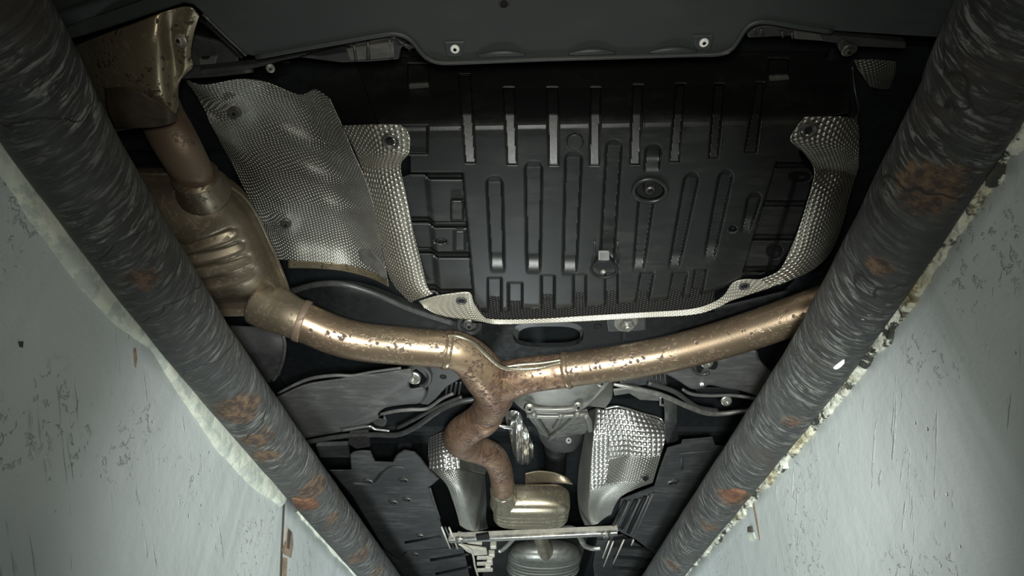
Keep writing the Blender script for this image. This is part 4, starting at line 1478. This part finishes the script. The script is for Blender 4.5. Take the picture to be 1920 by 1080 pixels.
# stabiliser tubes crossing in front of the front panels, muffler side
sb = empty('stabiliser_bar', P(760, 800, 0.75), 'dark bent stabiliser bar below the muffler-side suspension arm', 'bar')
tube('bar', [(560, 832, .765, .007), (640, 818, .762, .007), (700, 815, .756, .007), (745, 815, .74, .007), (780, 800, .74, .007), (820, 772, .742, .007), (862, 754, .745, .007), (905, 748, .75, .007)], DGREY, sb, seg=14, n=8)
tube('hose', [(745, 803, .75, .0045), (782, 784, .748, .0045), (822, 762, .748, .0045), (866, 744, .75, .0045)], DGREY, sb, seg=12, n=6)
plate('bracket', [(655, 815), (690, 812), (694, 838), (668, 842), (652, 832)], 0.76, DGREY, sb, thick=.012)
plate('bracket', [(592, 836), (652, 834), (656, 858), (600, 858)], 0.775, PANELPL, sb, thick=.012)

hb = empty('hanger_strap', P(1258, 790, .77), 'dark steel hanger strap above the waffled aluminium shield', 'strap')
sheet('strap', [[(1244, 746, .80), (1258, 748, .80), (1270, 752, .80)], [(1246, 775, .775), (1258, 777, .772), (1270, 779, .775)], [(1246, 800, .77), (1258, 802, .768), (1270, 800, .77)], [(1250, 832, .80), (1260, 832, .80), (1272, 828, .80)]], DGREY, hb, n=6, solid=.003)
plate('wire_hook', [(1237, 746), (1241, 746), (1241, 758), (1246, 760), (1245, 763), (1237, 761)], .79, SILVER, hb, thick=.003)

# ------------------------------------------------------------------ final drive
df = empty('final_drive', P(1050, 760, 0.74), 'ribbed cast aluminium final drive housing under the exhaust fork', 'axle drive')
hsg = sheet('housing', [
    [(955, 742, .80), (985, 722, .775), (1030, 705, .768), (1085, 700, .768), (1130, 698, .772), (1152, 696, .79)],
    [(962, 752, .79), (990, 738, .762), (1035, 728, .756), (1085, 724, .756), (1125, 722, .762), (1150, 722, .79)],
    [(972, 762, .78), (1000, 756, .758), (1040, 754, .752), (1085, 750, .752), (1115, 745, .76), (1148, 745, .79)],
    [(985, 772, .78), (1006, 768, .762), (1042, 766, .756), (1080, 763, .756), (1105, 762, .765), (1135, 765, .80)]], CAST, df, n=8, solid=.008)
tube('flange_bar', [(985, 762, .752, .009), (1004, 767, .750, .0075), (1040, 768, .750, .0075), (1072, 766, .750, .0075), (1092, 760, .752, .009), (1112, 745, .758, .0065), (1130, 724, .762, .008), (1140, 712, .766, .008)], CAST, df, seg=12, n=6)
sheet('nose', [
    [(985, 772, .765), (1010, 776, .755), (1045, 777, .752), (1080, 775, .755), (1102, 770, .765)],
    [(992, 785, .775), (1014, 790, .765), (1046, 792, .760), (1080, 790, .765), (1106, 785, .78)],
    [(1004, 800, .80), (1020, 806, .79), (1048, 808, .785), (1078, 804, .79), (1104, 798, .80)],
    [(1015, 818, .83), (1028, 822, .82), (1050, 824, .815), (1074, 820, .82), (1098, 812, .83)]], CAST, df, n=8, solid=.006)
for pts in (((1000, 776), (1010, 792), (1026, 816)), ((1084, 774), (1068, 790), (1030, 822)), ((1052, 778), (1047, 790), (1040, 800)), ((1098, 778), (1104, 790), (1106, 806))):
    tube('rib', [(x, y, .738 + (y - 776) * .0013, .0075) for x, y in pts], CAST, df, seg=10, n=4)
tube('rib', [(988, 779, .744, .006), (1040, 781, .740, .006), (1100, 776, .745, .006)], CAST, df, seg=10, n=4)
for x, y, h in ((993, 765, .742), (1084, 762, .742), (1128, 717, .750)):
    put('housing_bolt', ME_NUT, P(x, y, h), hsg, normal=(0, -.7, -1), scale=.85)
put('drain_bolt', ME_DNUT, P(1066, 826, .79), df, normal=(0, -1, -.5), scale=.75)
sheet('rubber_mount', [
    [(1005, 800, .83), (1030, 812, .815), (1060, 812, .81), (1078, 806, .815), (1090, 796, .83)],
    [(1012, 822, .83), (1032, 834, .81), (1058, 838, .80), (1078, 832, .81), (1090, 815, .83)],
    [(1022, 838, .86), (1036, 846, .84), (1058, 849, .83), (1076, 845, .84), (1086, 832, .86)]], RUBBER, df, n=8, solid=.006)

ps = empty('propeller_shaft', P(1040, 900, .88), 'dark propeller shaft stub ahead of the final drive', 'shaft')
pa, pb = P(1042, 838, .86), P(1042, 900, .90)
tube_w('shaft', [(P(1042, 836, .865), .036), (P(1042, 862, .885), .036), (P(1042, 884, .90), .036)], BLACK, ps, seg=24, n=4)
tube_w('shaft_yoke', [(P(1042, 884, .90), .026), (P(1044, 905, .905), .026), (P(1045, 920, .90), .026)], DGREY, ps, seg=20, n=4)

fo = empty('foil_boot', P(985, 830, .80), 'crinkled bright foil boot beside the final drive nose', 'foil shield')
FOIL = mat_plain('crinkled_foil', (0.70, 0.70, 0.67), 0.22, 0.95, var=.2, scale=45, bump=1.0)


def foil_disp(px, py):
    return 0.006 * math.sin(px * 0.55) * sst(780, 800, py) + 0.004 * math.sin(px * .23 + py * .21)


sheet('boot', [
    [(946, 772, .80), (957, 770, .79), (968, 770, .785), (976, 774, .79)],
    [(950, 795, .80), (962, 798, .78), (974, 798, .78), (986, 800, .79)],
    [(958, 830, .81), (970, 834, .79), (984, 834, .79), (998, 830, .81)],
    [(964, 860, .83), (976, 866, .815), (988, 866, .815), (1000, 855, .83)],
    [(968, 872, .86), (980, 875, .84), (992, 872, .84), (1000, 862, .86)]], FOIL, fo, n=10, disp=foil_disp)
tube('foil_lip', [(928, 796, .765, .004), (945, 800, .76, .0045), (962, 803, .76, .004)], FOIL, fo, seg=10, n=4)

# ------------------------------------------------------------------ front heat shields either side of the tunnel
fs = empty('tunnel_heat_shield', P(860, 900, .78), 'bright dimpled aluminium tunnel shield behind the rusty stem pipe', 'heat shield')
LSH = [
    [(803, 820, .875), (830, 808, .875), (860, 802, .895), (900, 800, .93), (950, 800, .96)],
    [(802, 848, .81), (828, 843, .795), (860, 840, .805), (890, 845, .85), (925, 850, .92)],
    [(805, 878, .755), (832, 882, .740), (862, 880, .745), (888, 885, .80), (910, 890, .88)],
    [(836, 908, .715), (856, 915, .705), (873, 922, .712), (893, 930, .76), (913, 935, .85)],
    [(854, 955, .705), (868, 962, .700), (882, 968, .705), (896, 970, .74), (912, 972, .82)],
    [(862, 985, .705), (875, 993, .702), (890, 996, .704), (904, 994, .73), (916, 990, .80)]]
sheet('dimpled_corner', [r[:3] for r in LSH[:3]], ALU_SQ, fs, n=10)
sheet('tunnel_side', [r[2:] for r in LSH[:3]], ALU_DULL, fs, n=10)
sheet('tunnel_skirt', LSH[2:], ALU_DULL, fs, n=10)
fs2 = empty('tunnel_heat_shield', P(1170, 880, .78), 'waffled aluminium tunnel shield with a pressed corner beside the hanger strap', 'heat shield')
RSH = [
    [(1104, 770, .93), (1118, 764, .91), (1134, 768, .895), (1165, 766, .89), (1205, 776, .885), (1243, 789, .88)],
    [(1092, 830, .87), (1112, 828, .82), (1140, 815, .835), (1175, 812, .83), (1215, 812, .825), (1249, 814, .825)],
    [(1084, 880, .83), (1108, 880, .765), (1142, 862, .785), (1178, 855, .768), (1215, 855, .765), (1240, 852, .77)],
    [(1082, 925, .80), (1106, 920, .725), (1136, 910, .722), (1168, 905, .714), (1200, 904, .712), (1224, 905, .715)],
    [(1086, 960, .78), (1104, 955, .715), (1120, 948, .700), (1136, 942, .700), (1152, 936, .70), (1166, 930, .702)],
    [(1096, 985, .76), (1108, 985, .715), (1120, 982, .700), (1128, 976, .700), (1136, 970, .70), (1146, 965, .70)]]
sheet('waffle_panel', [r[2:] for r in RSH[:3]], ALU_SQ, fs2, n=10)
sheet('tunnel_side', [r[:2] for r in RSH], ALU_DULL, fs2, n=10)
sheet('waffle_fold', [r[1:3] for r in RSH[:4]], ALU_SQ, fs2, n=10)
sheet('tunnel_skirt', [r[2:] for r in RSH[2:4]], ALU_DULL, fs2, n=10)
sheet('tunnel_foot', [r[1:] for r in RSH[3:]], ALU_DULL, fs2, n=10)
put('shield_screw', ME_SCREW, P(1210, 896, .713), fs2, normal=(0, -.8, -1), scale=.9)
tube('rolled_edge', [(1134, 766, .894, .003), (1160, 762, .89, .003), (1205, 775, .885, .003), (1240, 786, .88, .003), (1249, 808, .835, .003)], SILVER, fs2, seg=8, n=5)

# ------------------------------------------------------------------ plastic floor panels towards the front
lp = empty('underbody_panel', P(740, 950, .70), 'dusty grey plastic floor panel with notched end, muffler side', 'panel')
L_OUT = [(655, 852), (664, 845), (680, 843), (695, 844), (700, 856), (704, 864), (736, 865), (742, 853), (748, 848), (758, 842), (778, 846), (790, 858), (802, 876), (810, 884), (824, 897), (814, 906), (804, 914), (818, 950), (830, 988), (842, 1026), (800, 1030), (760, 1034), (745, 1050), (720, 1030), (690, 980), (660, 930), (625, 890), (618, 880), (658, 880)]
lpp = domed_plate('panel', L_OUT, PANELPL, lp, lambda x, y: .705, rim=3, drop=.012, sm=0)
tube('edge_rib', [(806, 916, .702, .004), (815, 945, .702, .004), (824, 972, .702, .004)], PANELPL, lp, seg=8, n=4)
tube('swage', [(662, 906, .703, .004), (700, 906, .703, .006), (718, 888, .703, .006), (735, 876, .703, .004), (758, 876, .703, .004)], PANELPL, lp, seg=8, n=5)
for x, y in ((690, 902), (757, 900), (737, 941), (763, 936)):
    put('panel_screw', ME_SCREW, P(x, y, .703), lpp, scale=1.2)
for (x0, y0, x1, y1) in ((760, 1017, 826, 1006),):
    tube('swage', [(x0, y0, .703, .005), (x1, y1, .703, .005)], BLACK, lp, seg=8, n=2)
put('panel_screw', ME_SCREW, P(788, 1004, .703), lpp, scale=1.2)

lp2 = empty('underbody_panel', P(800, 1055, .70), 'grey plastic floor panel with two long swages ahead of the notched panel', 'panel')
plate('panel', [(716, 1030), (745, 1052), (762, 1036), (844, 1029), (868, 1026), (876, 1060), (884, 1100), (800, 1110), (742, 1080)], .730, PANELPL, lp2, thick=.006)
for (x0, y0, x1, y1) in ((808, 1050, 880, 1038), (818, 1076, 884, 1062)):
    tube('swage', [(x0, y0, .727, .006), (lerp(x0, x1, .5), lerp(y0, y1, .5), .727, .006), (x1, y1, .727, .006)], BLACK, lp2, seg=8, n=2)
put('panel_screw', ME_SCREW, P(779, 1039, .728), lp2, scale=1.3)
for k in range(3):
    x0 = 828 + k * 7
    tube('louvre', [(x0, 988 + k * .5, .700, .0035), (x0 + 16, 1028 + k * .2, .700, .0035)], (CREAM, PANELPL)[k % 2], lp2, seg=8, n=1)

rp = empty('underbody_panel', P(1290, 900, .71), 'dark plastic floor panel beside the waffled aluminium shield', 'panel')
R2 = [(1252, 838), (1277, 831), (1280, 823), (1336, 818), (1342, 834), (1385, 838), (1420, 850), (1400, 900), (1330, 990), (1270, 1060), (1230, 1040), (1190, 1010), (1168, 1000), (1150, 990), (1164, 934), (1226, 910), (1236, 880)]
rpp = domed_plate('panel', R2, PANELPL, rp, lambda x, y: .71, rim=3, drop=.012, sm=0)
for k, (x0, y0, x1, y1) in enumerate(((1180, 940, 1156, 992), (1200, 936, 1172, 996), (1216, 930, 1182, 1004), (1224, 926, 1188, 1008))):
    tube('louvre', [(x0, y0, .704, .0026), (x1, y1, .704, .0026)], ARMPL, rp, seg=8, n=1)
for k, (x0, y0, x1, y1) in enumerate(((1172, 940, 1150, 984), (1192, 938, 1166, 990), (1209, 932, 1178, 998))):
    tube('louvre_gap', [(x0, y0, .706, .006), (x1, y1, .706, .006)], BLACK, rp, seg=8, n=1)
put('panel_screw', ME_SCREW, P(1262, 904, .708), rpp, scale=1.4)
for a, b in (((1272, 850), (1330, 846)), ((1278, 858), (1278, 880))):
    tube('swage', [(a[0], a[1], .708, .003), (b[0], b[1], .708, .003)], PANELPL, rp, seg=8, n=1)
rp2 = empty('underbody_panel', P(1190, 1050, .71), 'dark plastic floor panel with cross swages at the far end of the pit', 'panel')
plate('panel', [(1120, 1010), (1168, 1004), (1230, 1042), (1262, 1062), (1215, 1110), (1118, 1110), (1112, 1060)], .738, PANELPL, rp2, thick=.006)
for y in (1024, 1044, 1064):
    tube('swage', [(1150, y, .735, .006), (1190, y + 2, .735, .007), (1222, y + 6, .735, .006)], BLACK, rp2, seg=8, n=3)
for k, (x0, y0, x1, y1) in enumerate(((1142, 1014, 1130, 1046), (1150, 1015, 1132, 1062), (1170, 1012, 1150, 1056), (1188, 1012, 1184, 1022))):
    tube('bright_louvre', [(x0, y0, .708, .003), (x1, y1, .708, .003)], CREAM, rp2, seg=8, n=1)
plate('dark_clip', [(1150, 1016), (1188, 1014), (1186, 1024), (1148, 1026)], .712, BLACK, rp2, thick=.01)

# ------------------------------------------------------------------ tunnel brace, lines and brackets at the far end
br = empty('tunnel_brace', P(1000, 1008, .69), 'straight bright metal brace crossing the tunnel under the resonator', 'brace')
BRA, BRB = P(842, 1013, .69), P(1158, 999, .69)
mid = (BRA + BRB) / 2
L = (BRB - BRA).length
ang = math.atan2((BRB - BRA).y, (BRB - BRA).x)
R3 = Matrix.Rotation(ang, 3, 'Z')
box_w('bar', mid, (L, .030, .012), SILVER, br, rot=R3, bevel=.002)
box_w('bar_flange', mid + Vector((0, -.012, .010)), (L, .006, .020), CREAM, br, rot=R3, bevel=.001)
put('brace_bolt', ME_NUT, P(862, 1011, .683), br, scale=1.2)
put('brace_bolt', ME_NUT, P(1136, 1001, .683), br, scale=1.2)

bl = empty('brake_line', P(1100, 1010, .72), 'bright bent metal line beside the far end of the brace', 'pipe')
tube('line', [(1040, 996, .73, .011), (1062, 990, .725, .011), (1078, 993, .72, .011), (1088, 1008, .715, .011), (1096, 1022, .71, .011), (1110, 1028, .705, .011), (1126, 1027, .706, .011)], BOLTM, bl, seg=16, n=8, flat=.8)
bl2 = empty('brake_line', P(920, 1020, .72), 'bright bent metal line beside the cream brackets', 'pipe')
tube('line', [(980, 998, .735, .010), (966, 1006, .725, .010), (953, 1020, .72, .010), (942, 1030, .715, .010), (936, 1033, .712, .010)], BOLTM, bl2, seg=16, n=8, flat=.8)

cb = empty('cable_bracket', P(880, 1030, .71), 'cream metal brackets and clips on the muffler-side end of the brace', 'bracket')
plate('arm', [(858, 1000), (876, 1003), (904, 1014), (904, 1024), (878, 1020), (860, 1012)], .716, CREAM, cb, thick=.008)
plate('foot', [(862, 1022), (880, 1026), (912, 1030), (914, 1040), (890, 1042), (874, 1034)], .703, CREAM, cb, thick=.008)
tube('rail', [(860, 1020, .70, .004), (884, 1032, .70, .004), (890, 1060, .70, .004), (898, 1085, .70, .004)], CREAM, cb, seg=8, n=2)
for y in (1045, 1056, 1068):
    plate('rung', [(894, y), (924, y - 1), (924, y + 4), (894, y + 5)], .703, CREAM, cb, thick=.006)
for x, y in ((925, 1022), (922, 1038), (915, 1062), (918, 1050)):
    box_w('clip', P(x, y, .70), (.022, .03, .02), CREAM, cb, bevel=.003)
plate('dark_clip', [(892, 1006), (916, 1002), (918, 1012), (894, 1014)], .672, BLACK, cb, thick=.009)
tn = empty('gearbox_cover', P(1020, 1040, .80), 'shadowed grey gearbox cover behind the front resonator', 'cover')
sheet('cover', [[(905, 1000, .90), (960, 998, .92), (1020, 998, .92), (1090, 998, .92), (1150, 1000, .90)],
                [(905, 1040, .87), (960, 1042, .91), (1020, 1044, .92), (1090, 1042, .91), (1150, 1040, .87)],
                [(905, 1110, .84), (960, 1110, .89), (1020, 1110, .90), (1090, 1110, .89), (1150, 1110, .84)]], PANELPL, tn, n=6, solid=.006)
